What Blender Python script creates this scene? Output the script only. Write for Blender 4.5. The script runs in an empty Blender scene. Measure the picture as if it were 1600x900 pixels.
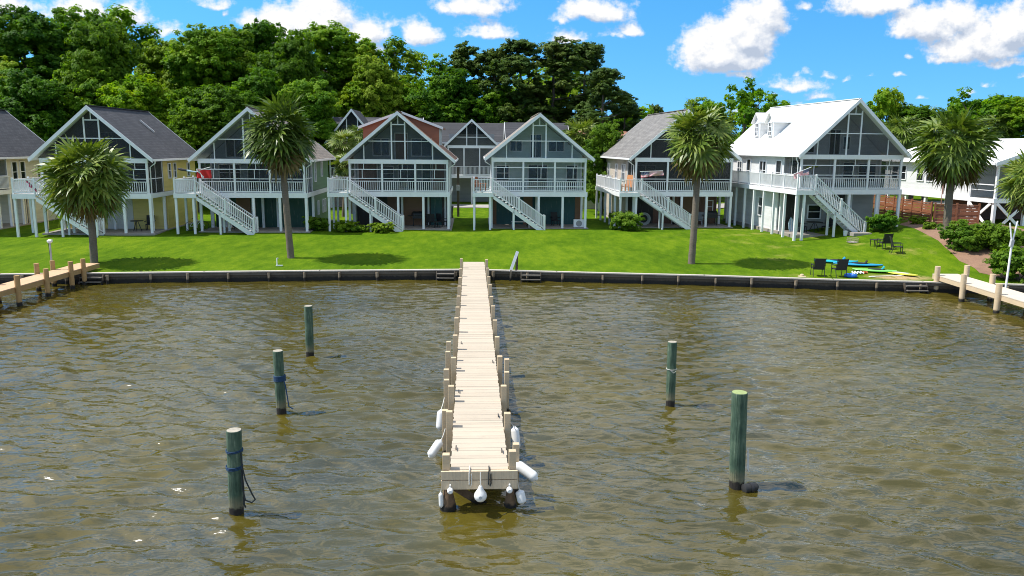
import bpy, bmesh, math, random
import numpy as np
from mathutils import Vector, Matrix
random.seed(7); np.random.seed(7)
scene = bpy.context.scene
COL = scene.collection
R = math.radians
DENOISE = True

# ------------------------------------------------------------------ camera
F_PX, PITCH, ROLL, CAM_H = 1244.0, math.atan(223 / 1244.0), 0.008, 7.5
cp, sp = math.cos(PITCH), math.sin(PITCH)
FWD = Vector((0, cp, -sp)); UP0 = Vector((0, sp, cp)); RT0 = Vector((1, 0, 0))
RT = RT0 * math.cos(ROLL) + UP0 * math.sin(ROLL)
UPV = UP0 * math.cos(ROLL) - RT0 * math.sin(ROLL)
cam_data = bpy.data.cameras.new('camera'); cam = bpy.data.objects.new('camera', cam_data); COL.objects.link(cam)
cam.matrix_world = Matrix(((RT.x, UPV.x, -FWD.x, 0), (RT.y, UPV.y, -FWD.y, 0), (RT.z, UPV.z, -FWD.z, CAM_H), (0, 0, 0, 1)))
cam_data.sensor_width = 36.0; cam_data.lens = 36.0 * F_PX / 1600.0
cam_data.clip_start = 0.1; cam_data.clip_end = 6000
scene.camera = cam

# ------------------------------------------------------------------ light and exposure
SUN_EL, SUN_AZ = R(57), R(-88)            # azimuth clockwise from +Y: the sun stands to the left
SUN_DIR = Vector((math.sin(SUN_AZ) * math.cos(SUN_EL), math.cos(SUN_AZ) * math.cos(SUN_EL), math.sin(SUN_EL)))
sun_l = bpy.data.lights.new('sun', 'SUN'); sun = bpy.data.objects.new('sun', sun_l); COL.objects.link(sun)
sun_l.energy = 4.0; sun_l.angle = R(0.53); sun_l.color = (1.0, 0.955, 0.88)
sun.rotation_euler = SUN_DIR.to_track_quat('Z', 'Y').to_euler()
sun.location = (-30, 20, 60)
scene.view_settings.view_transform = 'Standard'
scene.view_settings.look = 'None'
scene.view_settings.exposure = 0.68
scene.view_settings.gamma = 1.0
scene.cycles.use_denoising = DENOISE
scene.cycles.filter_width = 1.0
scene.cycles.sample_clamp_direct = 1.6; scene.cycles.sample_clamp_indirect = 2.0
scene.view_settings.use_curve_mapping = False
SKY_STRENGTH = 0.15

# ------------------------------------------------------------------ node helpers
class NT:
    """small wrapper to write node trees as expressions"""
    def __init__(self, tree): self.t = tree; self.n = tree.nodes; self.l = tree.links
    def node(self, typ, **kw):
        nd = self.n.new(typ)
        for k, v in kw.items(): setattr(nd, k, v)
        return nd
    def put(self, sock, val):
        if val is None: return
        if isinstance(val, bpy.types.NodeSocket): self.l.new(val, sock)
        else: sock.default_value = val
    def m(self, op, a, b=None, c=None, clamp=False):
        nd = self.node('ShaderNodeMath', operation=op, use_clamp=clamp)
        for i, v in enumerate((a, b, c)): self.put(nd.inputs[i], v)
        return nd.outputs[0]
    def v(self, op, a, b=None, out=0):
        nd = self.node('ShaderNodeVectorMath', operation=op)
        self.put(nd.inputs[0], a)
        if b is not None: self.put(nd.inputs[1], b)
        return nd.outputs[out]
    def noise(self, vec, scale, detail=4, rough=0.55, dim='3D', dist=0.0, out=0):
        nd = self.node('ShaderNodeTexNoise', noise_dimensions=dim)
        self.put(nd.inputs['Vector'], vec); nd.inputs['Scale'].default_value = scale
        nd.inputs['Detail'].default_value = detail; nd.inputs['Roughness'].default_value = rough
        nd.inputs['Distortion'].default_value = dist
        return nd.outputs[out]
    def mix(self, fac, a, b, blend='MIX'):
        nd = self.node('ShaderNodeMix', data_type='RGBA', blend_type=blend)
        self.put(nd.inputs[0], fac); self.put(nd.inputs[6], a); self.put(nd.inputs[7], b)
        return nd.outputs[2]
    def ramp(self, fac, stops):
        nd = self.node('ShaderNodeValToRGB')
        el = nd.color_ramp.elements
        while len(el) < len(stops): el.new(0.5)
        for e, (p, c) in zip(el, stops): e.position = p; e.color = c4(c)
        self.put(nd.inputs[0], fac)
        return nd.outputs[0]
    def smooth(self, x, lo, hi):
        nd = self.node('ShaderNodeMapRange', interpolation_type='SMOOTHSTEP')
        self.put(nd.inputs[0], x); nd.inputs[1].default_value = lo; nd.inputs[2].default_value = hi
        return nd.outputs[0]
    def xyz(self, vec):
        nd = self.node('ShaderNodeSeparateXYZ'); self.put(nd.inputs[0], vec); return nd.outputs
    def comb(self, x, y, z):
        nd = self.node('ShaderNodeCombineXYZ')
        for i, v in enumerate((x, y, z)): self.put(nd.inputs[i], v)
        return nd.outputs[0]
    def bump(self, h, strength=0.3, dist=0.02):
        nd = self.node('ShaderNodeBump'); nd.inputs['Strength'].default_value = strength
        nd.inputs['Distance'].default_value = dist; self.put(nd.inputs['Height'], h)
        return nd.outputs[0]
def c4(c): return (c[0], c[1], c[2], 1.0) if len(c) == 3 else tuple(c)

# ------------------------------------------------------------------ sky with cumulus
def sky_dir(px, py):
    d = FWD + RT * ((px - 800) / F_PX) + UPV * ((450 - py) / F_PX)
    return d.x / d.y, d.z / d.y
world = bpy.data.worlds.new('World'); scene.world = world; world.use_nodes = True
wt = world.node_tree; wt.nodes.clear()
CL = [  # x, y of the middle of the base third; half width, height above, all as seen from the pier head
 (130, 22, 70, 42), (205, 30, 40, 34), (262, 50, 26, 18), (20, 10, 60, 30), (440, 60, 62, 66), (500, 40, 80, 62), (575, 55, 42, 40), (400, 40, 40, 30), (605, 45, 22, 14),
 (560, 78, 60, 18), (657, 56, 36, 36), (672, 52, 24, 20), (745, 14, 66, 30), (700, 12, 30, 18), (765, 50, 50, 26), (735, 54, 26, 10), (930, 20, 66, 36), (880, 28, 30, 14),
 (884, 58, 40, 18), (960, 56, 26, 14), (985, 48, 24, 18), (1130, 88, 90, 64), (1165, 62, 62, 70), (1195, 38, 44, 52), (1085, 92, 44, 28), (1215, 48, 24, 34),
 (1160, 116, 28, 16), (1348, 14, 72, 34), (1400, 10, 44, 26), (1450, 44, 74, 50), (1500, 34, 52, 42), (1420, 50, 44, 30), (1530, 78, 100, 54), (1580, 60, 60, 70), (1480, 90, 50, 24), (1570, 100, 60, 14),
 (1240, 135, 60, 17), (1210, 134, 28, 12), (1242, 118, 9, 6), (1263, 116, 13, 9), (1294, 119, 13, 8), (1324, 123, 9, 7), (1362, 122, 13, 6), (1405, 120, 10, 4),
 (1275, 152, 34, 10), (1246, 158, 16, 5), (1543, 132, 14, 7), (1520, 143, 20, 8), (1597, 122, 10, 6), (1440, 152, 10, 4), (1255, 14, 16, 14), (1414, 92, 7, 8), (1205, 148, 16, 5), (1185, 170, 60, 6), (335, 8, 30, 14), (352, 22, 6, 7), (1150, 20, 0.1, 0.1)]
grp = bpy.data.node_groups.new('cumulus', 'ShaderNodeTree')
grp.interface.new_socket('P', in_out='INPUT', socket_type='NodeSocketVector')
grp.interface.new_socket('D', in_out='OUTPUT', socket_type='NodeSocketFloat')
g = NT(grp); gi = g.node('NodeGroupInput'); go = g.node('NodeGroupOutput')
P0 = gi.outputs[0]
w1 = g.noise(P0, 22, 3, 0.55, out=1)
P = g.v('ADD', P0, g.v('MULTIPLY', g.v('SUBTRACT', w1, (0.5, 0.5, 0.5)), (0.035, 0.026, 0)))
best = None
for (px, py, hw, hh) in CL:
    if hw < 1: continue
    u0, v0 = sky_dir(px, py)
    a, b = hw * 0.97 / F_PX, max(hh, 5) * 0.97 / F_PX
    d = g.v('MULTIPLY', g.v('SUBTRACT', P, (u0, v0, 0)), (1 / a, 1 / b, 0))
    d = g.v('MAXIMUM', d, g.v('MULTIPLY', d, (-1, -2.6, 0)))
    q = g.m('MULTIPLY', g.v('LENGTH', d, out=1), 1.0)
    # in wide clouds the edge is as ragged as in small ones: distance back to sky units
    q = g.m('MULTIPLY', g.m('SUBTRACT', 1.0, q), min(a, b) * 40 + 0.35)
    best = q if best is None else g.m('MAXIMUM', best, q)
n = g.noise(P0, 38, 7, 0.6)
n2 = g.noise(g.v('MULTIPLY', P0, (1, 1.35, 1)), 120, 4, 0.6)
dens = g.m('ADD', best, g.m('MULTIPLY', g.m('SUBTRACT', n, 0.5), 2.0))
dens = g.m('ADD', dens, g.m('MULTIPLY', g.m('SUBTRACT', n2, 0.5), 0.8))
g.l.new(dens, go.inputs[0])

w = NT(wt)
tc = w.node('ShaderNodeTexCoord'); D = tc.outputs['Generated']
X, Y, Z = w.xyz(D)
ys = w.m('MAXIMUM', Y, 0.05)
pv = w.comb(w.m('DIVIDE', X, ys), w.m('DIVIDE', Z, ys), 0.0)
def cumulus(vec):
    nd = w.node('ShaderNodeGroup'); nd.node_tree = grp; w.l.new(vec, nd.inputs[0]); return nd.outputs[0]
d0 = cumulus(pv); d1 = cumulus(w.v('ADD', pv, (-0.006, 0.012, 0)))
front = w.smooth(Y, 0.1, 0.3)
alpha = w.m('MULTIPLY', w.smooth(d0, -0.05, 0.85), front)
lit = w.m('ADD', 0.62, w.m('MULTIPLY', w.m('SUBTRACT', d0, d1), 0.85), clamp=True)
# the rest of the dome: unseen cloud added overhead to brighten the water's reflections
zz = w.m('MAXIMUM', Z, 0.04)
pz = w.comb(w.m('DIVIDE', X, zz), w.m('DIVIDE', Y, zz), 0.0)
nz = w.noise(pz, 0.85, 7, 0.58)
nz2 = w.noise(w.v('ADD', pz, (-0.1, 0.03, 0)), 0.85, 5, 0.58)
hi_fade = w.smooth(Z, 0.2, 0.3)
alpha2 = w.m('MULTIPLY', w.smooth(nz, 0.42, 0.56), w.m('MAXIMUM', hi_fade, w.m('SUBTRACT', w.smooth(Z, 0.03, 0.12), front, clamp=True)))
lit2 = w.m('ADD', 0.7, w.m('MULTIPLY', w.m('SUBTRACT', nz, nz2), 2.5), clamp=True)
sky = w.node('ShaderNodeTexSky', sky_type='NISHITA'); sky.sun_disc = False
sky.sun_elevation = SUN_EL; sky.sun_rotation = SUN_AZ; sky.altitude = 0; sky.air_density = 1.0; sky.dust_density = 0.2; sky.ozone_density = 2.5
hs = w.node('ShaderNodeHueSaturation'); hs.inputs['Saturation'].default_value = 1.36; hs.inputs['Value'].default_value = 0.98; hs.inputs['Hue'].default_value = 0.49
w.l.new(w.v('NORMALIZE', w.v('ADD', D, (0, 0, 0.20))), sky.inputs['Vector'])
w.l.new(sky.outputs[0], hs.inputs['Color'])
K = 0.93 / SKY_STRENGTH
ccol = lambda f: w.ramp(f, [(0.0, (0.50, 0.58, 0.72)), (0.5, (0.76, 0.81, 0.90)), (0.9, (1, 1, 1))])
def scaled(c): return w.v('SCALE', c)
def cloudcol(f):
    nd = w.node('ShaderNodeVectorMath', operation='SCALE'); w.l.new(ccol(f), nd.inputs[0]); nd.inputs['Scale'].default_value = K * 0.68
    return nd.outputs[0]
c = w.mix(alpha2, hs.outputs[0], cloudcol(lit2))
c = w.mix(alpha, c, cloudcol(lit))
bg = w.node('ShaderNodeBackground'); bg.inputs['Strength'].default_value = SKY_STRENGTH; w.l.new(c, bg.inputs['Color'])
wo = w.node('ShaderNodeOutputWorld'); w.l.new(bg.outputs[0], wo.inputs[0])

# ------------------------------------------------------------------ materials
MATS = {}
def mat(name, build=None, color=(0.5, 0.5, 0.5), rough=0.6, **kw):
    if name in MATS: return MATS[name]
    m = bpy.data.materials.new(name); m.use_nodes = True; m.node_tree.nodes.clear()
    t = NT(m.node_tree)
    out = t.node('ShaderNodeOutputMaterial'); p = t.node('ShaderNodeBsdfPrincipled')
    p.inputs['Base Color'].default_value = c4(color); p.inputs['Roughness'].default_value = rough
    for k, v in kw.items(): p.inputs[k].default_value = v
    t.l.new(p.outputs[0], out.inputs[0])
    if build: build(t, p, out)
    MATS[name] = m
    return m
def obj_co(t): return t.node('ShaderNodeTexCoord').outputs['Object']
def world_co(t): return t.node('ShaderNodeNewGeometry').outputs['Position']

def painted(name, color, rough=0.45, var=0.1, dirt=(0.42, 0.40, 0.35), dirt_amt=0.35):
    def b(t, p, out):
        co = obj_co(t)
        n = t.noise(co, 1.7, 5, 0.6); n2 = t.noise(t.v('MULTIPLY', co, (9, 9, 1.2)), 1.0, 4, 0.6)
        lo = tuple(x * (1 - var) for x in color); hi = tuple(min(x * (1 + var * 0.6), 0.9) for x in color)
        cl = t.ramp(n, [(0.3, lo), (0.7, hi)])
        cl = t.mix(t.m('MULTIPLY', t.smooth(n2, 0.55, 0.8), dirt_amt), cl, c4(dirt))
        t.l.new(cl, p.inputs['Base Color'])
        t.l.new(t.bump(n2, 0.12, 0.01), p.inputs['Normal'])
    return mat(name, b, color, rough)
def siding(name, color, lap=0.17, rough=0.55):
    def b(t, p, out):
        co = obj_co(t); x, y, z = t.xyz(co)
        fr = t.m('FRACT', t.m('DIVIDE', z, lap))
        n = t.noise(t.v('MULTIPLY', co, (0.6, 0.6, 3)), 2.0, 5, 0.6)
        row = t.node('ShaderNodeTexWhiteNoise', noise_dimensions='1D'); t.l.new(t.m('FLOOR', t.m('DIVIDE', z, lap)), row.inputs['W'])
        k = t.m('ADD', t.m('MULTIPLY', row.outputs[0], 0.25), t.m('MULTIPLY', n, 0.75))
        cl = t.ramp(k, [(0.2, tuple(q * 0.84 for q in color)), (0.75, tuple(min(q * 1.06, 0.9) for q in color))])
        t.l.new(cl, p.inputs['Base Color'])
        t.l.new(t.bump(t.m('SUBTRACT', 1.0, fr), 0.12, 0.012), p.inputs['Normal'])
    return mat(name, b, color, rough)
def shingle(name, c1, c2, rough=0.85):
    def b(t, p, out):
        co = obj_co(t); x, y, z = t.xyz(co)
        br = t.node('ShaderNodeTexBrick'); t.l.new(t.comb(t.m('MULTIPLY', y, 1.0), t.m('MULTIPLY', z, 1.5), 0.0), br.inputs['Vector'])
        br.inputs['Scale'].default_value = 1.0; br.inputs['Brick Width'].default_value = 0.33; br.inputs['Row Height'].default_value = 0.18
        br.inputs['Mortar Size'].default_value = 0.012; br.inputs['Bias'].default_value = 0.0
        br.inputs['Color1'].default_value = c4(c1); br.inputs['Color2'].default_value = c4(c2); br.inputs['Mortar'].default_value = c4(tuple(q * 0.45 for q in c1))
        n = t.noise(co, 0.9, 6, 0.65)
        cl = t.mix(t.smooth(n, 0.35, 0.75), br.outputs[0], t.mix(1.0, br.outputs[0], (1.35, 1.33, 1.3, 1), 'MULTIPLY'))
        t.l.new(cl, p.inputs['Base Color'])
        t.l.new(t.bump(br.outputs[1], -0.2, 0.012), p.inputs['Normal'])
    return mat(name, b, c1, rough)
def timber(name, color, rough=0.75, axis=(1, 1, 12), var=0.22, wet=None):
    """weathered timber; wet = height under which the wood is dark and slimy (world z)"""
    def b(t, p, out):
        co = obj_co(t)
        n = t.noise(t.v('MULTIPLY', co, axis), 3.0, 6, 0.65, dist=0.6)
        n2 = t.noise(co, 1.3, 4, 0.6)
        k = t.m('ADD', t.m('MULTIPLY', n, 0.6), t.m('MULTIPLY', n2, 0.4))
        cl = t.ramp(k, [(0.25, tuple(q * (1 - var) for q in color)), (0.5, color), (0.8, tuple(min(1, q * (1 + var)) for q in color))])
        if wet is not None:
            zc = t.xyz(world_co(t))[2]
            edge = t.m('ADD', zc, t.m('MULTIPLY', t.m('SUBTRACT', t.noise(co, 9, 4, 0.6), 0.5), 0.22))
            cl = t.mix(t.smooth(edge, wet - 0.05, wet + 0.05), (0.012, 0.010, 0.007, 1), cl)
        t.l.new(cl, p.inputs['Base Color'])
        t.l.new(t.bump(n, 0.35, 0.012), p.inputs['Normal'])
    return mat(name, b, color, rough)

WHITE = painted('white_paint', (0.84, 0.85, 0.86), 0.4, 0.05, dirt_amt=0.2)
WHITE_ROOF = painted('white_metal_roof', (0.80, 0.80, 0.79), 0.35, 0.04, dirt_amt=0.12)
TREAD = painted('stair_tread_paint', (0.45, 0.46, 0.46), 0.5)
GLASS = mat('window_glass', color=(0.018, 0.022, 0.026), rough=0.06)
DARK = mat('dark_metal', color=(0.02, 0.02, 0.022), rough=0.5)
SLAB = timber('patio_concrete', (0.30, 0.27, 0.24), 0.85, axis=(1, 1, 1), var=0.25)
def screen_mat(name, col, a):
    def b(t, p, out):
        n = t.noise(obj_co(t), 0.8, 3, 0.5)
        tr = t.node('ShaderNodeBsdfTransparent'); mx = t.node('ShaderNodeMixShader')
        t.l.new(t.m('ADD', a - 0.04, t.m('MULTIPLY', n, 0.08)), mx.inputs[0])
        t.l.new(tr.outputs[0], mx.inputs[1]); t.l.new(p.outputs[0], mx.inputs[2]); t.l.new(mx.outputs[0], out.inputs[0])
    return mat(name, b, col, 0.5)
SCREEN = screen_mat('insect_screen', (0.035, 0.042, 0.045), 0.27)
SCREEN_DARK = screen_mat('insect_screen_dark', (0.016, 0.018, 0.02), 0.55)
SCREEN_LIGHT = screen_mat('insect_screen_light', (0.06, 0.075, 0.078), 0.15)

# ------------------------------------------------------------------ mesh building
class MB:
    def __init__(self): self.v = []; self.f = []; self.mi = []
    def add(self, vs, fs, mi=0):
        o = len(self.v); self.v += [tuple(p) for p in vs]; self.f += [tuple(i + o for i in q) for q in fs]; self.mi += [mi] * len(fs); return self
    def box(self, x0, x1, y0, y1, z0, z1, mi=0):
        return self.add([(x0, y0, z0), (x1, y0, z0), (x1, y1, z0), (x0, y1, z0), (x0, y0, z1), (x1, y0, z1), (x1, y1, z1), (x0, y1, z1)],
                        [(0, 3, 2, 1), (4, 5, 6, 7), (0, 1, 5, 4), (1, 2, 6, 5), (2, 3, 7, 6), (3, 0, 4, 7)], mi)
    def bar(self, p, q, w, h=None, up=(0, 0, 1), mi=0):
        p = Vector(p); q = Vector(q); h = h or w; d = (q - p).normalized(); u = Vector(up)
        if abs(d.dot(u)) > 0.98: u = Vector((0, 1, 0))
        s = d.cross(u).normalized(); u = s.cross(d).normalized()
        vs = [e + s * (a * w / 2) + u * (b * h / 2) for e in (p, q) for a, b in ((-1, -1), (1, -1), (1, 1), (-1, 1))]
        return self.add(vs, [(0, 3, 2, 1), (4, 5, 6, 7), (0, 1, 5, 4), (1, 2, 6, 5), (2, 3, 7, 6), (3, 0, 4, 7)][0:6], mi)
    def prism(self, poly, d, mi=0):
        """closed polygon (3d points) extruded by vector d"""
        n = len(poly); d = Vector(d); vs = [Vector(p) for p in poly] + [Vector(p) + d for p in poly]
        return self.add(vs, [tuple(range(n))[::-1], tuple(range(n, 2 * n))] + [(i, (i + 1) % n, n + (i + 1) % n, n + i) for i in range(n)], mi)
    def tube(self, pts, rad, n=8, mi=0, cap=True):
        pts = [Vector(p) for p in pts]; m = len(pts)
        if not isinstance(rad, (list, tuple)): rad = [rad] * m
        o = len(self.v); prev = None
        for i, p in enumerate(pts):
            d = (pts[min(i + 1, m - 1)] - pts[max(i - 1, 0)]).normalized()
            if prev is None:
                s = d.cross(Vector((0, 0, 1)) if abs(d.z) < 0.9 else Vector((1, 0, 0))).normalized()
            else:
                s = (prev - d * prev.dot(d)).normalized()
            prev = s; u = d.cross(s)
            for k in range(n):
                a = 2 * math.pi * k / n
                self.v.append(tuple(p + (s * math.cos(a) + u * math.sin(a)) * rad[i]))
        for i in range(m - 1):
            for k in range(n):
                self.f.append((o + i * n + k, o + i * n + (k + 1) % n, o + (i + 1) * n + (k + 1) % n, o + (i + 1) * n + k)); self.mi.append(mi)
        if cap:
            self.f.append(tuple(o + k for k in range(n))[::-1]); self.f.append(tuple(o + (m - 1) * n + k for k in range(n))); self.mi += [mi, mi]
        return self
    def build(self, name, mats, parent=None, smooth=False, bevel=0):
        if not isinstance(mats, (list, tuple)): mats = [mats]
        me = bpy.data.meshes.new(name); me.from_pydata(self.v, [], self.f)
        for m in mats: me.materials.append(m)
        if len(mats) > 1: me.polygons.foreach_set('material_index', self.mi)
        if smooth: me.polygons.foreach_set('use_smooth', [True] * len(me.polygons))
        bm = bmesh.new(); bm.from_mesh(me); bmesh.ops.recalc_face_normals(bm, faces=bm.faces); bm.to_mesh(me); bm.free()
        o = bpy.data.objects.new(name, me); COL.objects.link(o)
        if parent: o.parent = parent
        if bevel:
            b = o.modifiers.new('bevel', 'BEVEL'); b.width = bevel; b.segments = 2; b.limit_method = 'ANGLE'
        if smooth and not bevel:
            try: me.set_sharp_from_angle(angle=R(42))
            except Exception: pass
        return o
def tag(o, label=None, cat=None, group=None, kind=None):
    if label: o['label'] = label
    if cat: o['category'] = cat
    if group: o['group'] = group
    if kind: o['kind'] = kind
    return o
def thing(name, label, cat, loc=(0, 0, 0), rz=0.0, group=None):
    o = bpy.data.objects.new(name, None); COL.objects.link(o); o.empty_display_size = 0.3
    o.location = loc; o.rotation_euler = (0, 0, rz)
    return tag(o, label, cat, group)
def copy_tree(o, loc, rz=0.0, sc=(1, 1, 1), label=None):
    c = o.copy(); COL.objects.link(c); c.location = loc; c.rotation_euler = (0, 0, rz); c.scale = sc
    if label: c['label'] = label
    for ch in o.children:
        d = ch.copy(); COL.objects.link(d); d.parent = c
        for gch in ch.children:
            e = gch.copy(); COL.objects.link(e); e.parent = d
    return c
# ------------------------------------------------------------------ ground, water
SHORE = [(-130, 28.5), (-60, 37.6), (-27.2, 41.7), (-16.85, 43.05), (-10.7, 43.8), (-2.3, 44.65), (2.5, 44.05), (10.55, 43.2), (17.2, 42.15), (21.75, 41.65), (42, 38.9), (130, 27)]
SX = np.array([p[0] for p in SHORE]); SY = np.array([p[1] for p in SHORE])
def shore(x): return float(np.interp(x, SX, SY))
def sstep(t): t = np.clip(t, 0, 1); return t * t * (3 - 2 * t)
def lawn_z(x, y):
    s = y - np.interp(x, SX, SY)
    z = 0.51 + 0.036 * np.clip(s, 0, 16.5)
    bank = 0.80 * sstep((x - 19) / 9.0) * sstep((s - 1.5) / 9.0)
    und = 0.035 * np.sin(x * 0.55 + 1.3) * np.sin(y * 0.45 + x * 0.2) * sstep(s / 4.0)
    return z + bank + und
def ray_dir(px, py): return FWD + RT * ((px - 800) / F_PX) + UPV * ((450 - py) / F_PX)
def on_ground(px, py):
    """the spot of the lawn seen at a place of the survey photograph"""
    d = ray_dir(px, py); z = 1.0
    for _ in range(12):
        p = Vector((0, 0, CAM_H)) + d * ((z - CAM_H) / d.z); z = float(lawn_z(p.x, p.y))
    p.z = z; return p
def on_plane(px, py, z):
    d = ray_dir(px, py); return Vector((0, 0, CAM_H)) + d * ((z - CAM_H) / d.z)
def at_depth(px, py, y):
    d = ray_dir(px, py); return Vector((0, 0, CAM_H)) + d * (y / d.y)

def grid_mesh(name, V, nu, nv, material, smooth=True):
    """V: (nv*nu, 3) array"""
    idx = np.arange(nu * nv).reshape(nv, nu)
    q = np.stack([idx[:-1, :-1], idx[:-1, 1:], idx[1:, 1:], idx[1:, :-1]], -1).reshape(-1, 4)
    me = bpy.data.meshes.new(name); me.vertices.add(len(V)); me.vertices.foreach_set('co', V.astype(np.float32).ravel())
    me.loops.add(q.size); me.loops.foreach_set('vertex_index', q.astype(np.int32).ravel())
    me.polygons.add(len(q)); me.polygons.foreach_set('loop_start', np.arange(0, q.size, 4, dtype=np.int32)); me.polygons.foreach_set('loop_total', np.full(len(q), 4, dtype=np.int32))
    me.polygons.foreach_set('use_smooth', np.full(len(q), smooth)); me.update(calc_edges=True); me.validate()
    me.materials.append(material)
    o = bpy.data.objects.new(name, me); COL.objects.link(o); return o

def b_lawn(t, p, out):
    co = world_co(t)
    n1 = t.noise(co, 0.16, 5, 0.6); n2 = t.noise(t.v('MULTIPLY', co, (1, 0.40, 1)), 1.6, 6, 0.7); n3 = t.noise(co, 14, 3, 0.7)
    k = t.m('ADD', t.m('ADD', t.m('MULTIPLY', n1, 0.35), t.m('MULTIPLY', n2, 0.45)), t.m('MULTIPLY', n3, 0.25))
    cl = t.ramp(k, [(0.40, (0.042, 0.098, 0.002)), (0.52, (0.080, 0.152, 0.004)), (0.62, (0.128, 0.200, 0.007))])
    # sparse dry spots towards the sunny corner by the kayaks
    x, y, z = t.xyz(co)
    dry = t.m('MULTIPLY', t.smooth(t.noise(co, 0.5, 5, 0.65), 0.54, 0.72), t.smooth(x, 8, 22))
    cl = t.mix(t.m('MULTIPLY', dry, 0.7), cl, (0.30, 0.27, 0.07, 1))
    d = t.v('LENGTH', t.v('MULTIPLY', t.v('SUBTRACT', co, (21.3, 43.0, 0)), (0.42, 0.9, 0)), out=1)
    bare = t.m('MULTIPLY', t.m('SUBTRACT', 1.0, t.smooth(d, 0.25, 0.95)), t.smooth(n2, 0.32, 0.5))
    cl = t.mix(bare, cl, (0.42, 0.30, 0.15, 1))
    t.l.new(cl, p.inputs['Base Color'])
    t.l.new(t.bump(t.m('ADD', n3, t.m('MULTIPLY', n2, 0.6)), 0.7, 0.06), p.inputs['Normal'])
LAWN = mat('lawn_grass', b_lawn, (0.08, 0.2, 0.01), 0.9, **{'Specular IOR Level': 0.05})
xs = np.concatenate([np.linspace(-130, -45, 30)[:-1], np.linspace(-45, 45, 300), np.linspace(45, 130, 30)[1:]])
ss = np.concatenate([np.linspace(0.05, 30, 110), np.linspace(30, 110, 40)[1:], np.array([400, 2500.0])])
XX, SS = np.meshgrid(xs, ss); YY = np.interp(XX, SX, SY) + SS
XX = np.where(SS > 200, XX * (1 + SS / 110), XX)
ZZ = lawn_z(np.clip(XX, -130, 130), YY)
tag(grid_mesh('lawn', np.stack([XX, YY, ZZ], -1).reshape(-1, 3), len(xs), len(ss), LAWN), kind='structure')

# water: real waves near the pier, flat sheet outwards
def b_water(t, p, out):
    co = world_co(t)
    n1 = t.noise(t.v('MULTIPLY', co, (0.40, 1.0, 1)), 4.6, 2, 0.5, dist=0.8)
    n2 = t.noise(t.v('MULTIPLY', co, (0.6, 1.0, 1)), 8.5, 3, 0.55, dist=0.4)
    h = t.m('ADD', t.m('MULTIPLY', n1, 0.8), t.m('MULTIPLY', n2, 0.10))
    wind = t.smooth(t.noise(t.v('MULTIPLY', co, (0.6, 1.0, 1)), 0.13, 3, 0.6, dist=1.2), 0.38, 0.62)
    bp = t.node('ShaderNodeBump'); t.l.new(h, bp.inputs['Height']); bp.inputs['Distance'].default_value = 0.050; t.l.new(t.m('ADD', 0.45, t.m('MULTIPLY', wind, 0.55)), bp.inputs['Strength'])
    t.l.new(bp.outputs[0], p.inputs['Normal'])
    t.l.new(t.m('ADD', 0.25, t.m('MULTIPLY', wind, 0.35)), p.inputs['Specular IOR Level'])
    n = t.noise(co, 0.12, 4, 0.6)
    t.l.new(t.ramp(n, [(0.35, (0.052, 0.043, 0.006)), (0.65, (0.086, 0.070, 0.010))]), p.inputs['Base Color'])
WATER = mat('murky_water', b_water, (0.07, 0.06, 0.015), 0.08, IOR=2.0)
rng = np.random.default_rng(3)
wx = np.linspace(-36, 36, 760)
wy = [4.0]
while wy[-1] < 46: wy.append(wy[-1] + 0.05 + 0.0019 * wy[-1])
wy = np.array(wy)
GX, GY = np.meshgrid(wx, wy)
Hh = np.zeros_like(GX)
for lam, amp, cnt in ((2.6, 0.008, 5), (1.5, 0.009, 8), (0.95, 0.0100, 14), (0.66, 0.0080, 18), (0.44, 0.0052, 18)):
    for k in range(cnt):
        l = lam * rng.uniform(0.8, 1.25); th = rng.normal(R(-94), R(21)); ph = rng.uniform(0, 6.28)
        kx, ky = math.cos(th) * 2 * math.pi / l, math.sin(th) * 2 * math.pi / l
        wv = np.sin(kx * GX + ky * GY + ph + 0.6 * np.sin(0.23 * GX + 0.31 * GY + k))
        Hh += amp * 1.0 * (np.exp(0.75 * wv) - 1.15) / 1.1 * (0.75 + 0.5 * np.sin(0.11 * GX * rng.uniform(.5, 1.5) + 0.17 * GY + ph))
Hh *= 1.0
shel = sstep((np.interp(GX, SX, SY) - GY) / 10.0) * 0.55 + 0.45          # calmer under the wall
edge = sstep((36 - np.abs(GX)) / 4) * sstep((GY - 4) / 2) * sstep((46 - GY) / 1.5)
Hh *= shel * edge
wat = grid_mesh('water', np.stack([GX, GY, Hh], -1).reshape(-1, 3), len(wx), len(wy), WATER)
tag(wat, kind='structure')
mb = MB()
E_ = 3000
for (x0, x1, y0, y1) in ((-E_, -36, -E_, 46), (36, E_, -E_, 46), (-36, 36, -E_, 4.0)):
    mb.add([(x0, y0, 0), (x1, y0, 0), (x1, y1, 0), (x0, y1, 0)], [(0, 1, 2, 3)])
tag(mb.build('open_water', WATER), kind='structure')

# service road behind the houses
ROADM = timber('pale_asphalt', (0.34, 0.32, 0.30), 0.9, axis=(1, 1, 1), var=0.12)
mb = MB(); n = 40
for i in range(n):
    x0, x1 = -80 + i * 4, -76 + i * 4
    q = [(x0, 82), (x1, 82), (x1, 86.5), (x0, 86.5)]
    mb.add([(a, b, float(lawn_z(a, b)) + 0.05) for a, b in q], [(0, 1, 2, 3)])
tag(mb.build('road', ROADM), kind='structure')

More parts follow.
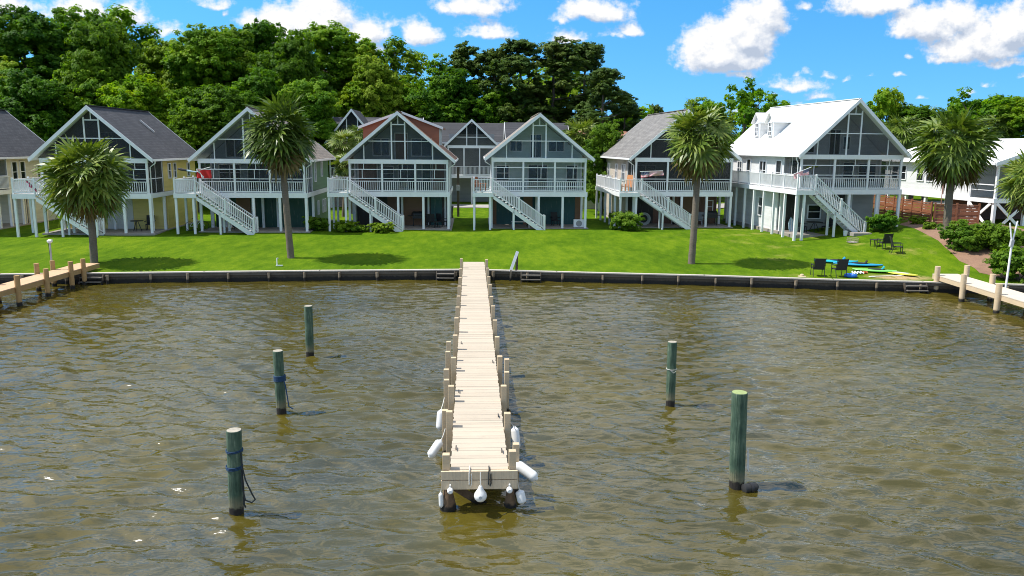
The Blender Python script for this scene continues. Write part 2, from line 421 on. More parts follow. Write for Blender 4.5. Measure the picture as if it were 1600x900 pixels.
# mulch bed on the bank
MULCH = timber('mulch', (0.24, 0.14, 0.088), 0.95, axis=(6, 6, 6), var=0.5)
mb = MB()
bed = [on_ground(*q) for q in ((1405, 351), (1440, 361), (1468, 376), (1500, 387), (1535, 396), (1575, 404), (1620, 410), (1650, 410), (1650, 372), (1560, 350), (1500, 345), (1455, 344), (1420, 345))]
cx = sum(p.x for p in bed) / len(bed); cy = sum(p.y for p in bed) / len(bed)
rings = 7; vs = []; fs = []
for r_ in range(rings + 1):
    for k in range(len(bed) * 3):
        a, b = bed[(k // 3) % len(bed)], bed[(k // 3 + 1) % len(bed)]; fr = (k % 3) / 3
        x = a.x + (b.x - a.x) * fr; y = a.y + (b.y - a.y) * fr; t_ = r_ / rings
        x = x + (cx - x) * t_; y = y + (cy - y) * t_
        jit = 0.15 if r_ == 0 else 0
        x += random.uniform(-jit, jit); y += random.uniform(-jit, jit)
        vs.append((x, y, float(lawn_z(x, y)) + 0.012 + min(r_, 2) * 0.045))
nb = len(bed) * 3
for r_ in range(rings):
    for k in range(nb): fs.append((r_ * nb + k, r_ * nb + (k + 1) % nb, (r_ + 1) * nb + (k + 1) % nb, (r_ + 1) * nb + k))
mb.add(vs, fs); tag(mb.build('mulch_bed', MULCH, smooth=True), kind='structure')

# ------------------------------------------------------------------ seawall
WALLW = timber('seawall_plank', (0.085, 0.066, 0.045), 0.7, axis=(1, 1, 8), var=0.6, wet=0.20)
CAPW = timber('seawall_cap', (0.46, 0.42, 0.36), 0.8, axis=(8, 1, 1), var=0.25)
WPILE = timber('seawall_pile', (0.24, 0.19, 0.13), 0.75, var=0.45, wet=0.20)
sw = thing('seawall', 'long dark timber seawall with pale cap board between the lawn and the water', 'seawall', (0, 0, 0))
face, cap, wal = MB(), MB(), MB()
pts = [(x, shore(x)) for x in SX]
for (xa, ya), (xb, yb) in zip(pts[:-1], pts[1:]):
    face.bar((xa, ya + 0.05, -0.2), (xb, yb + 0.05, -0.2), 0.08, 1.4)
    cap.bar((xa - 0.02, ya - 0.03, 0.545), (xb + 0.02, yb - 0.03, 0.545), 0.30, 0.06)
    wal.bar((xa, ya - 0.055, 0.42), (xb, yb - 0.055, 0.42), 0.09, 0.13)
face.build('wall_face', WALLW, sw); cap.build('cap_board', CAPW, sw); wal.build('waler', timber('seawall_waler', (0.13, 0.11, 0.085), 0.75, axis=(8, 1, 1), var=0.4), sw)
x = -30.0; k = 0
while x < 31:
    k += 1
    MB().tube([(x, shore(x) - 0.20, -0.5), (x + random.uniform(-.02, .02), shore(x) - 0.19 + random.uniform(-.02, .02), 0.49 + random.uniform(-.05, .02))], random.uniform(.06, .085), 10).build('pile', WPILE, sw, smooth=True)
    x += random.uniform(1.85, 2.25)

# ------------------------------------------------------------------ main pier
PLANK_W = 0.147
def b_plank(base):
    def b(t, p, out):
        co = obj_co(t); x, y, z = t.xyz(co)
        wn = t.node('ShaderNodeTexWhiteNoise', noise_dimensions='1D'); t.l.new(t.m('FLOOR', t.m('DIVIDE', y, PLANK_W)), wn.inputs['W'])
        n = t.noise(t.v('MULTIPLY', co, (1.5, 14, 1)), 3, 6, 0.65); n2 = t.noise(co, 0.8, 5, 0.65)
        k = t.m('ADD', t.m('ADD', t.m('MULTIPLY', wn.outputs[0], 0.22), t.m('MULTIPLY', n, 0.35)), t.m('MULTIPLY', n2, 0.5))
        cl = t.ramp(k, [(0.25, tuple(q * 0.80 for q in base)), (0.55, base), (0.8, tuple(min(.8, q * 1.10) for q in base))])
        st = t.smooth(t.noise(co, 2.4, 6, 0.75), 0.60, 0.74)
        cl = t.mix(t.m('MULTIPLY', st, 0.28), cl, c4(tuple(q * 0.5 for q in base)))
        t.l.new(cl, p.inputs['Base Color']); t.l.new(t.bump(n, 0.25, 0.006), p.inputs['Normal'])
    return b
PIERDECK = mat('pier_plank', b_plank((0.47, 0.40, 0.31)), rough=0.8)
PIERDECK2 = timber('pale_dock_plank', (0.62, 0.53, 0.42), 0.8, axis=(8, 1, 1), var=0.12)
PIERWOOD = timber('pier_post_wood', (0.54, 0.42, 0.27), 0.75, var=0.2, wet=0.16)
PIERSIDE = timber('pier_joist_wood', (0.44, 0.36, 0.26), 0.75, axis=(1, 8, 1), var=0.22)
PIERFRONT = timber('pier_fascia_wood', (0.58, 0.46, 0.31), 0.75, axis=(8, 1, 1), var=0.3)
PA = 0.0524                                             # the pier runs a little off the view axis
pier = thing('pier', 'long pale plank pier with square posts running from the lawn out over the water', 'pier', (-0.645, 15.55, 0), PA)
PL, PHW, PZ = 29.6, 0.60, 0.90
pd = MB(); y = 0.0
while y < PL:
    j = random.uniform(-0.012, 0.012); dz = random.uniform(-.003, .003)
    pd.box(-PHW + j, PHW + j, y + 0.002, y + PLANK_W - 0.003, PZ - 0.04 + dz, PZ + dz); y += PLANK_W
pd.build('deck', PIERDECK, pier)
for sx in (-1, 1):
    MB().box(min(sx * 0.56, sx * 0.50), max(sx * 0.56, sx * 0.50), 0.06, PL, PZ - 0.30, PZ - 0.045).build('side_joist', PIERSIDE, pier)
MB().box(-0.03, 0.03, 0.06, PL, PZ - 0.30, PZ - 0.045).build('center_joist', PIERSIDE, pier)
fb = MB(); fb.box(-0.79, 0.79, -0.10, -0.05, PZ - 0.19, PZ - 0.005); fb.box(-0.79, 0.79, -0.10, -0.05, PZ - 0.40, PZ - 0.205)
fb.box(-.62, .62, -.05, 0.0, PZ - .2, PZ - .01)
fb.build('end_board', PIERFRONT, pier, bevel=0.006)
def post(x, y, top, s=0.15, name='post', par=pier, m=PIERWOOD, z0=-0.6, lean=0.0):
    if y < 0.5 and s == 0.15: z0 = PZ - 0.38
    b = MB(); h = s / 2
    b.prism([(x - h, y - h, z0), (x + h, y - h, z0), (x + h, y + h, z0), (x - h, y + h, z0)], (lean, 0, top - z0))
    return b.build(name, m, par, bevel=0.008)
ys = [0.06, 2.45, 4.6, 7.25, 9.75, 12.2, 14.7, 17.0, 19.4, 22.0, 24.7, 27.5]
for i, yy in enumerate(ys):
    tz = 1.34 + random.uniform(-.05, .05)
    post(0.685, yy + random.uniform(-.1, .1) * (i > 0), tz if i else 1.28)
    post(-0.685, yy + random.uniform(-.15, .15) * (i > 0), tz + random.uniform(-.05, .05) if i else 1.22)
    MB().box(-0.66, 0.66, yy + 0.10, yy + 0.15, PZ - 0.42, PZ - 0.24).build('cross_brace', PIERSIDE, pier)
for (xx, yy, tz) in ((-0.86, 8.5, 1.5), (-0.86, 7.6, 1.42), (-0.82, 4.9, 1.36), (-0.80, 2.9, 1.2), (-0.84, 5.4, 1.5), (0.86, 6.6, 1.45), (0.84, 6.15, 1.2), (0.80, 0.75, 1.16)):
    post(xx, yy, tz, 0.14)
# short thick piles under the head, eaten and barnacled
BARN = timber('barnacled_wood', (0.16, 0.10, 0.055), 0.95, axis=(4, 4, 4), var=0.6, wet=0.12)
for sx, r0 in ((-1, 0.14), (1, 0.11)):
    b = MB(); b.tube([(sx * 0.66, 0.10, -0.6), (sx * 0.655, 0.1, 0.05), (sx * 0.65, 0.1, 0.30), (sx * 0.66, 0.1, 0.52)], [r0 * 1.1, r0 * 1.25, r0 * .8, r0 * .6], 14)
    o = b.build('head_pile', BARN, pier, smooth=True)
b = MB(); b.bar((-0.5, 0.2, 0.42), (0.3, 0.5, -0.25), 0.07, 0.16); b.build('brace', BARN, pier)
# cleats on the deck edge
for sx, yy in ((-1, 1.1), (1, 0.9), (-1, 5.2), (1, 3.2), (1, 8.2), (-1, 10.6)):
    c = MB(); c.tube([(sx * .50, yy - .11, PZ + .045), (sx * .50, yy - .05, PZ + .055), (sx * .50, yy + .05, PZ + .055), (sx * .50, yy + .11, PZ + .045)], .013, 6)
    c.tube([(sx * .50, yy - .03, PZ), (sx * .50, yy - .03, PZ + .055)], .013, 6); c.tube([(sx * .50, yy + .03, PZ), (sx * .50, yy + .03, PZ + .055)], .013, 6)
    c.build('cleat', DARK, pier, smooth=True)

def pier_pt(x, y, z):
    return Vector((-0.645 + x * math.cos(PA) - y * math.sin(PA), 15.55 + x * math.sin(PA) + y * math.cos(PA), z))
FEND = painted('fender_vinyl', (0.74, 0.74, 0.72), 0.4, 0.08, dirt=(0.45, 0.42, 0.33), dirt_amt=0.4)
ROPE_D = timber('dark_rope', (0.02, 0.025, 0.025), 0.9, axis=(20, 20, 20), var=0.4)
ROPE_B = timber('blue_rope', (0.010, 0.042, 0.10), 0.85, axis=(20, 20, 20), var=0.4)
ROPE_W = timber('white_rope', (0.6, 0.58, 0.52), 0.85, axis=(20, 20, 20), var=0.2)
def fender(a, bb, r, label, hang=None):
    """sausage-shaped fender from a (top) to bb"""
    a, bb = Vector(a), Vector(bb); d = (bb - a); L = d.length; d.normalize()
    t = thing('fender', label, 'fender', bb, 0, 'white fenders hung on the pier')
    prof = [(0, .25), (.03, .34), (.06, .5), (.10, .8), (.16, .97), (.22, 1), (.78, 1), (.85, .96), (.91, .75), (.95, .45), (.97, .32), (1, .26)]
    b = MB(); b.tube([a + d * (L * s) - bb for s, _ in prof], [r * k for _, k in prof], 18); b.build('body', FEND, t, smooth=True)
    if hang is not None:
        h = Vector(hang); mid = (h + a) / 2 + Vector((0, 0, -.03))
        MB().tube([h - bb, mid - bb, a - bb], .011, 6).build('line', ROPE_W, t, smooth=True)
fender(pier_pt(-.86, 2.0, .78), pier_pt(-1.13, 1.78, .44), .105, 'white sausage fender swung outwards on the rope pilings side of the pier head', pier_pt(-.77, 2.15, 1.0))
fender(pier_pt(-.93, 3.95, .86), pier_pt(-.97, 3.8, .34), .10, 'white sausage fender hanging upright beside the pier, one post in from the head', pier_pt(-.86, 4.3, 1.05))
fender(pier_pt(.78, 0.62, .76), pier_pt(1.24, .35, .50), .115, 'white sausage fender pointing out sideways over the shaded water at the pier head', pier_pt(.72, .7, .95))
fender(pier_pt(.88, 2.75, .82), pier_pt(.93, 2.6, .28), .10, 'white fender mostly hidden behind a post on the shaded edge of the pier', pier_pt(.76, 2.6, 1.0))
fender(pier_pt(.83, -0.02, .44), pier_pt(.90, -.08, .16), .095, 'small white fender hanging low beside the corner pile of the pier head', pier_pt(.78, 0.06, .7))
fender(pier_pt(-.80, .02, .40), pier_pt(-.79, .0, .06), .05, 'thin white fender hanging against the barnacled pile under the pier head', pier_pt(-.76, 0.05, .62))
t = thing('buoy', 'white teardrop buoy hung at the middle of the pier end board', 'buoy', pier_pt(0.02, -.24, .42), PA)
b = MB(); prof = [(.22, .03), (.19, .045), (.15, .06), (.11, .085), (.06, .12), (0, .135), (-.06, .118), (-.10, .08), (-.13, .02)]
b.tube([(0, 0, z) for z, _ in prof], [r for _, r in prof], 20); b.build('body', FEND, t, smooth=True)
b = MB(); b.tube([(0, -.136, 0.02), (.0, -.142, .02)], .035, 14); b.build('end_plug', painted('grey_plug', (0.42, 0.44, 0.46)), t, smooth=True)
MB().tube([(0, .0, .21), (0, .05, .34), (0.0, .12, .47)], .012, 6).build('line', ROPE_W, t, smooth=True)
for xx, lb in ((-.60, 'small round white bumper on the pier end board above the barnacled pile'), (.62, 'small round white bumper on the pier end board on the shaded corner')):
    t = thing('dock_bumper', lb, 'bumper', pier_pt(xx, -.10, .50), PA, 'white bumpers on the pier end board')
    b = MB(); b.tube([(0, 0, 0), (0, -.04, 0), (0, -.09, 0), (0, -.12, 0)], [.06, .065, .06, .035], 16); b.build('cap', FEND, t, smooth=True)
    MB().tube([(0, -.01, .05), (0, -.03, .12)], .02, 6).build('strap', FEND, t, smooth=True)
for xx, m_, lb in ((-.20, ROPE_W, 'white looped mooring line hanging over the pier end board'), (.20, ROPE_D, 'dark looped mooring line hanging over the pier end board')):
    b = MB(); b.tube([pier_pt(xx, .1, .925), pier_pt(xx, -.09, .925), pier_pt(xx - .01, -.125, .86), pier_pt(xx - .01, -.125, .62), pier_pt(xx + .02, -.13, .58), pier_pt(xx + .04, -.125, .64), pier_pt(xx + .035, -.125, .85)], .013, 7)
    tag(b.build('mooring_line', m_, smooth=True), lb, 'rope')

# ------------------------------------------------------------------ mooring pilings
PILING = None
def b_piling(t, p, out):
    co = obj_co(t)
    n = t.noise(t.v('MULTIPLY', co, (7, 7, 0.7)), 2.2, 6, 0.7); n2 = t.noise(co, 2.2, 5, 0.65)
    k = t.m('ADD', t.m('MULTIPLY', n, 0.55), t.m('MULTIPLY', n2, 0.45))
    cl = t.ramp(k, [(0.34, (0.010, 0.026, 0.016)), (0.47, (0.042, 0.085, 0.052)), (0.57, (0.085, 0.135, 0.085)), (0.68, (0.26, 0.31, 0.22))])
    z = t.xyz(world_co(t))[2]
    e = t.m('ADD', z, t.m('MULTIPLY', t.m('SUBTRACT', t.noise(co, 7, 4, .6), .5), .22))
    cl = t.mix(t.smooth(e, .2, .5), (0.15, 0.145, 0.085, 1), cl)
    cl = t.mix(t.smooth(e, 0.13, 0.19), (0.014, 0.011, 0.008, 1), cl)
    t.l.new(cl, p.inputs['Base Color']); t.l.new(t.bump(t.m('ADD', n, t.noise(t.v('MULTIPLY', co, (14, 14, 0.5)), 2.0, 4, 0.6)), 1.0, 0.03), p.inputs['Normal'])
PILING = mat('treated_piling', b_piling, rough=0.8)
PTOP = timber('piling_top', (0.34, 0.31, 0.25), 0.85, axis=(5, 5, 3), var=0.5)
PTOPG = timber('piling_top_mossy', (0.27, 0.33, 0.13), 0.85, axis=(5, 5, 3), var=0.4)
def piling(x, y, top, r, lean, label, cap=PTOP):
    t = thing('mooring_piling', label, 'piling', (x, y, 0), random.uniform(0, 6), 'mooring pilings standing in the water')
    t.rotation_euler = (0, 0, 0)
    b = MB(); n = 24; zs = [-1.2, -.1, .15, .6, 1.1, top - .04, top - .008, top]
    rr = [r * .96, r * .95, r * .97, r, r, r * 1.0, r * 1.0, r * .95]
    b.tube([(lean * z / top, 0, z) for z in zs], rr, n, cap=False); b.build('shaft', PILING, t, smooth=True)
    c = MB(); c.tube([(lean, 0, top - .03), (lean, 0, top + .004)], [r * .955, r * .94], n); c.build('top', cap, t, smooth=True)
    return t
def coil(x, y, z, r, turns, m, label, tail=None, thick=.011):
    pts = []
    for i in range(turns * 16 + 1):
        a = i / 16 * 2 * math.pi; pts.append((x + math.cos(a) * (r + .012), y + math.sin(a) * (r + .012), z + 0.026 * i / 16 + .012 * math.sin(a * 1.0)))
    b = MB(); b.tube(pts, thick, 6)
    if tail: b.tube(tail, thick, 6)
    tag(b.build('rope', m, smooth=True), label, 'rope', 'ropes tied round the pilings')
piling(-5.63, 15.3, 1.80, .150, .04, 'green piling nearest the camera with two separate blue rope wraps and a hanging dark loop')
piling(-6.49, 21.54, 1.81, .140, -.03, 'green piling with one thick wrap of blue rope, middle of a row of three')
piling(-7.23, 27.7, 1.83, .145, .0, 'bare green piling with a pale top, farthest out of the three in a row')
piling(4.69, 22.49, 1.92, .135, -.02, 'slim green piling with a thin pale cord, farther one past the shaded pier side')
piling(5.08, 16.82, 2.20, .172, -.06, 'thickest green piling with a mossy top and a dark float at its foot', PTOPG)
coil(-5.62, 15.3, .98, .15, 3, ROPE_B, 'blue rope wrapped low around the piling nearest the camera')
coil(-5.60, 15.3, 1.35, .152, 2, ROPE_B, 'dark blue rope wrapped high around the piling nearest the camera')
L = [(-5.44, 15.2, 1.36), (-5.42, 15.17, 1.1), (-5.36, 15.15, .8), (-5.24, 15.15, .50), (-5.18, 15.15, .38), (-5.25, 15.15, .31), (-5.38, 15.15, .36), (-5.43, 15.16, .6), (-5.44, 15.18, .95)]
b = MB(); b.tube(L, .016, 7); b.tube([(-5.44, 15.2, 1.0), (-5.42, 15.19, .6), (-5.43, 15.2, .25), (-5.40, 15.2, .18)], .018, 7)
tag(b.build('rope_loop', ROPE_D, smooth=True), 'dark rope loop hanging down the side of the nearest piling', 'rope')
coil(-6.50, 21.54, .95, .142, 6, ROPE_B, 'thick blue rope coil around the middle piling of the row of three', [(-6.36, 21.44, 1.0), (-6.3, 21.4, .8), (-6.26, 21.38, .5), (-6.22, 21.35, .25), (-6.1, 21.35, .18)], .018)
coil(4.68, 22.49, 1.1, .135, 1, ROPE_W, 'thin pale cord tied around the slim piling beyond the shaded pier side', [(4.6, 22.36, 1.12), (4.72, 22.34, 1.02), (4.78, 22.34, 1.08)], .009)
b = MB(); b.tube([(5.24, 16.72, .95), (5.25, 16.70, .7), (5.25, 16.68, .45), (5.27, 16.68, .40), (5.28, 16.68, .5), (5.26, 16.7, .9)], .012, 6)
tag(b.build('rope', ROPE_W, smooth=True), 'short grey rope hanging on the thickest piling above the dark float', 'rope')
fl = thing('float', 'dark weathered float block lying in the water against the thickest piling', 'float', (5.33, 16.62, 0.05), .3)
b = MB(); b.tube([(-.2, 0, 0), (-.17, 0, .0), (.13, 0, .02), (.18, 0, .02)], [.05, .11, .10, .05], 12); b.build('body', mat('black_float', color=(.018, .018, .018), rough=.6), fl, smooth=True)
b = MB(); b.tube([(-.03, 0, .01), (.03, 0, .01)], .118, 14); b.build('band', DARK, fl, smooth=True)

# ------------------------------------------------------------------ side docks
def side_dock(name, label, P, Q, width, posts, deckm, postm, zdeck, ptop):
    """P shore end middle, Q far end; posts: (distance along, side, round)"""
    d = Vector((Q[0] - P[0], Q[1] - P[1], 0)); L = d.length; a = math.atan2(d.y, d.x)
    t = thing(name, label, 'dock', (P[0], P[1], 0), a)
    b = MB(); s = 0.0
    while s < L: b.box(s + .004, s + PLANK_W - .005, -width / 2, width / 2, zdeck - .04, zdeck); s += PLANK_W
    b.build('deck', deckm, t)
    for sy in (-1, 1):
        MB().box(0, L, sy * width / 2 - .03 - sy * .04, sy * width / 2 + .03 - sy * .04, zdeck - .27, zdeck - .045).build('side_joist', postm, t)
    for s, sy, r in posts:
        yy = sy * (width / 2 + .07)
        MB().tube([(s, yy, -.7), (s, yy, ptop + random.uniform(-.05, .05))], r, 12 if r > .1 else 4).build('post', postm, t, smooth=r > .1)
    return t
DOCKDECK = timber('tan_dock_plank', (0.56, 0.37, 0.22), 0.8, axis=(1, 8, 1), var=0.16)
DOCKPOST = timber('tan_dock_post', (0.40, 0.25, 0.10), 0.75, var=0.3, wet=0.2)
side_dock('side_dock', 'tan plank dock with round posts leaving the seawall beside the round leafy palm', (-23.42, 43.6, 0), (-23.42, 16), 1.14,
          [(1.8, 1, .12), (3.0, 1, .12), (5.2, 1, .12), (7.5, 1, .12), (10.0, 1, .12), (2.4, -1, .12), (3.8, -1, .12), (7.0, -1, .12), (9.6, -1, .12)], DOCKDECK, DOCKPOST, .90, 1.40)
side_dock('side_dock', 'pale plank dock with square posts leaving the seawall beside the yellow board', (23.22, 42.2, 0), (23.22, 14), 1.35,
          [(0.6, -1, .135), (3.1, -1, .135), (6.0, -1, .135), (8.8, -1, .135), (0.7, 1, .135), (3.0, 1, .135), (5.9, 1, .135), (8.6, 1, .135)], PIERDECK2, PIERWOOD, .90, 1.42)
# ------------------------------------------------------------------ stilt houses
RED_SHINGLE = siding('red_brown_shingle_wall', (0.32, 0.12, 0.065), 0.14)
def railing(parent, p, q, h=0.92, gap=0.135, m=None, name='railing', ends=True, newel=0.11, skirt=0.10, mid=False):
    """white baluster railing between two points on the floor (may slope)"""
    p = Vector(p); q = Vector(q); d = q - p; L = Vector((d.x, d.y, 0)).length; b = MB()
    up = Vector((0, 0, 1))
    b.bar(p + up * h, q + up * h, 0.09, 0.05); b.bar(p + up * skirt, q + up * skirt, 0.05, 0.06)
    if mid: b.bar(p + up * (h * .52), q + up * (h * .52), 0.05, 0.06)
    n = max(2, int(L / gap))
    for i in range(1, n):
        c = p + d * (i / n); b.bar(c + up * skirt, c + up * (h - .02), 0.036, 0.036)
    if ends:
        for c in ((p, q) if ends is True else ends): b.bar(Vector(c) - up * .02, Vector(c) + up * (h + .13), newel, newel)
    return b.build(name, m or WHITE, parent)
def window(parent, o, r, w_, h_, nrm, cols=1, rows=2, name='window', fm=None, t=0.07):
    """o: lower corner on the wall; r: unit vector along the wall; nrm: outward"""
    o = Vector(o); r = Vector(r).normalized(); nv = Vector(nrm).normalized(); up = Vector((0, 0, 1)); f = MB()
    off = nv * 0.035
    f.bar(o + off + up * (t / 2), o + off + r * w_ + up * (t / 2), 0.09, t); f.bar(o + off + up * (h_ - t / 2), o + off + r * w_ + up * (h_ - t / 2), 0.09, t)
    f.bar(o + off + r * (t / 2) + up * t, o + off + r * (t / 2) + up * (h_ - t), t, 0.09, up=nv) ; f.bar(o + off + r * (w_ - t / 2) + up * t, o + off + r * (w_ - t / 2) + up * (h_ - t), t, 0.09, up=nv)
    for i in range(1, cols): f.bar(o + off + r * (w_ * i / cols) + up * t, o + off + r * (w_ * i / cols) + up * (h_ - t), .06, .07, up=nv)
    for j in range(1, rows): f.bar(o + off + r * t + up * (h_ * j / rows), o + off + r * (w_ - t) + up * (h_ * j / rows), .06, .045)
    fo = f.build(name, fm or WHITE, parent)
    g_ = MB(); a = o + nv * .012 + r * t * .6 + up * t * .6; e = a + r * (w_ - t * 1.2)
    g_.prism([a, e, e + up * (h_ - t * 1.2), a + up * (h_ - t * 1.2)], nv * .012); g_.build('pane', GLASS, fo)
    return fo
def door(parent, o, r, w_, h_, nrm, m, name='door'):
    o = Vector(o); r = Vector(r).normalized(); nv = Vector(nrm).normalized(); up = Vector((0, 0, 1)); b = MB()
    b.prism([o, o + r * w_, o + r * w_ + up * h_, o + up * h_], nv * .05)
    d = b.build(name, m, parent); f = MB()
    f.bar(o + nv * .04 - r * .04, o + nv * .04 - r * .04 + up * (h_ + .08), .08, .1, up=nv); f.bar(o + nv * .04 + r * (w_ + .04), o + nv * .04 + r * (w_ + .04) + up * (h_ + .08), .08, .1, up=nv)
    f.bar(o + nv * .04 + up * (h_ + .04), o + nv * .04 + r * w_ + up * (h_ + .04), .1, .08); f.build('frame', WHITE, d)
    h = MB(); c = o + r * (w_ * .9) + up * (h_ * .46) + nv * .05; h.tube([c, c + nv * .06], .03, 8); h.build('handle', DARK, d)
    return d

def house(label, A, ang, W, D, zb, zf, ze, zp, wallm, roofm, name='beach_house', deck=None, stair=None, porch=2.6, lower=3.0, lower_panels=(), inner=None,
          side='right', side_windows=(), low_windows=(), rail_mid=False, dormers=None, transom=True, inner_spec=(), loft_spec=(), oh=0.50, of=0.45, lower_side_wall=True, group='stilt houses along the lawn', scr=None, ground_posts=(0, .26, .5, .75, 1), gable_top=True, posts_rear=True, side_rail=False):
    """front porch house on posts: local x along the front, y backwards, z up from the slab"""
    t = thing(name, label, 'house', (A[0], A[1], zb), ang, group)
    scr = scr or SCREEN; inner = inner or wallm
    m_ = (zp - ze) / (W / 2 + oh); zr = lambda x: zp - m_ * abs(x - W / 2)
    P = lambda b, n, mm=WHITE, **k: b.build(n, mm, t, **k)
    # slab
    P(MB().box(-.2, W + .25, -.25, D, -.35, .05), 'slab', SLAB)
    # ground posts
    for fr in ground_posts:
        P(MB().bar((fr * W, 0, -.3), (fr * W, 0, zf - .33), .17), 'post')
    if posts_rear:
        for fr in (0, .5, 1):
            P(MB().bar((fr * W, porch * .98, -.3), (fr * W, porch * .98, zf - .33), .17), 'post')
    # floor
    fl = MB(); fl.box(-.06, W + .06, .06, D, zf - .30, zf - .02); P(fl, 'floor', painted('porch_floor', (0.42, 0.40, 0.36)))
    bm_ = MB(); bm_.box(-.12, W + .12, -.10, .058, zf - .36, zf + .0); bm_.box(-.12, -.062, .06, D, zf - .34, zf - .01); bm_.box(W + .062, W + .12, .06, D, zf - .34, zf - .01)
    P(bm_, 'floor_beam')
    # upper posts and eave beam
    nb = 3
    for i in range(nb + 1):
        x = W * i / nb; x = min(max(x, .075), W - .075)
        P(MB().bar((x, 0, zf), (x, 0, ze - .16), .14), 'porch_post')
    for x in (.075, W - .075):
        P(MB().bar((x, porch, zf), (x, porch, ze - .1), .13), 'porch_post')
    eb = MB(); eb.box(-.02, W + .02, -.10, .09, ze - .16, ze + .16); P(eb, 'eave_beam')
    # bays: screen, frame, railing
    for i in range(nb):
        x0, x1 = W * i / nb + .07, W * (i + 1) / nb - .07
        s_ = MB().box(x0, x1, .035, .045, zf + .02, ze - .17); P(s_, 'screen', scr)
        f = MB()
        f.box(x0, x1, -.005, .03, zf + .02, zf + .10)
        f.box(x0, x1, -.005, .03, zf + .98, zf + 1.03)
        if transom:
            zt = ze - .62; f.box(x0, x1, -.005, .03, zt, zt + .06)
            xm = (x0 + x1) / 2 + (-.25, .15, .2)[i]; f.box(xm - .02, xm + .02, -.003, .028, zf + 1.03, zt); f.box(xm + .1, xm + .14, -.003, .028, zt + .06, ze - .17)
        P(f, 'screen_frame')
        railing(t, (x0, -.045, zf), (x1, -.045, zf), .80, .15, ends=False, mid=rail_mid)
    # porch side screens + rail
    for x in (.03, W - .03):
        s_ = MB().box(x - .006, x + .006, .1, porch - .08, zf + .02, ze); P(s_, 'screen', scr)
        f = MB(); f.box(x - .02, x + .02, .1, porch - .08, zf + .98, zf + 1.04); f.box(x - .02, x + .02, porch * .5 - .025, porch * .5 + .025, zf + .02, ze); P(f, 'screen_frame')
    if side_rail:
        railing(t, (W + .09, .1, zf), (W + .09, porch - .05, zf), .95, .14, ends=False)
        for yy in (1.8, 3.4, 6.6): P(MB().bar((W, yy, -.3), (W, yy, zf - .33), .17), 'post')
    # gable screen
    g0 = MB(); g0.prism([(.05, .04, ze + .16), (W - .05, .04, ze + .16), (W / 2, .04, zr(W / 2) - .16)], (0, .01, 0)) if False else None
    hz = ze + .16
    def under(x): return zr(x) - .12
    xl = W / 2 - (zp - .12 - hz) / m_; xr_ = W - xl
    g0 = MB(); g0.prism([(xl, .04, hz), (xr_, .04, hz), (W / 2, .04, under(W / 2))], (0, .01, 0)); P(g0, 'gable_screen', scr)
    f = MB(); cw = .50
    for xv in (W / 2 - cw, W / 2 + cw): f.box(xv - .05, xv + .05, -.02, .035, hz, under(xv) - .05)
    for xv in (W * .155, W * .845): f.box(xv - .035, xv + .035, -.015, .033, hz, under(xv) - .03)
    rise = zp - hz
    z1 = hz + rise * .40; e1 = (zp - .15 - z1) / m_; f.box(W / 2 - e1, W / 2 + e1, -.012, .032, z1 - .03, z1 + .03)
    z2 = hz + rise * .765; e2 = (zp - .15 - z2) / m_; f.box(W / 2 - min(e2, cw), W / 2 + min(e2, cw), -.012, .032, z2 - .04, z2 + .04)
    if gable_top: f.box(W / 2 - .03, W / 2 + .03, -.01, .03, z2 + .04, under(W / 2) - .05)
    P(f, 'gable_frame')
    # loft floor, porch ceiling
    P(MB().box(.10, W - .10, .10, porch, ze - .12, ze + .05), 'loft_floor', inner)
    # walls
    wl = MB(); th = .12
    wl.prism([(0.0, porch, zf), (W, porch, zf), (W, porch, zr(W) - .06), (W / 2, porch, zp - .08), (0, porch, zr(0) - .06)], (0, th, 0))
    P(wl, 'front_wall', inner); wl = MB()
    wl.prism([(0.0, D - th, -.2), (W, D - th, -.2), (W, D - th, zr(W) - .06), (W / 2, D - th, zp - .08), (0, D - th, zr(0) - .06)], (0, th, 0))
    P(wl, 'back_wall', wallm)
    for sd in (0, 1):
        x0, x1 = (0, th) if sd == 0 else (W - th, W)
        b = MB(); b.box(x0, x1, porch + th, D - th, zf - .0, zr(0) - .05)
        P(b, 'side_wall', wallm); b = MB()
        if lower_side_wall: b.box(x0 + .01 * (sd == 0), x1 - .01 * (sd == 1), lower + .2, D - th, -.2, zf - .3)
        if b.v: P(b, 'lower_side_wall', wallm)
    # lower front walls
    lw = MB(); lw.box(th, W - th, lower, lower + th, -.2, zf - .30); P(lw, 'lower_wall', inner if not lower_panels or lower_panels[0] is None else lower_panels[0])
    for k, (a, b_, mm, kind) in enumerate([q for q in lower_panels if q is not None and not isinstance(q, bpy.types.Material)]):
        if kind == 'panel': P(MB().box(a * W, b_ * W, lower - .04, lower - .004, .05, zf - .34), 'wall_panel', mm)
        elif kind == 'door': door(t, (a * W, lower - .003, .05), (1, 0, 0), (b_ - a) * W, 2.05, (0, -1, 0), mm)
        elif kind == 'window': window(t, (a * W, lower - .003, .9), (1, 0, 0), (b_ - a) * W, 1.1, (0, -1, 0), 1, 2)
    for (a, b_, z0, h_, kind, mm) in inner_spec:
        if kind == 'window': window(t, (a * W, porch - .003, zf + z0), (1, 0, 0), (b_ - a) * W, h_, (0, -1, 0), 2 if (b_ - a) * W > 1.2 else 1, 1 if h_ > 1.6 else 2, name='glass_door' if h_ > 1.6 else 'window')
        else: door(t, (a * W, porch - .003, zf + z0), (1, 0, 0), (b_ - a) * W, h_, (0, -1, 0), mm)
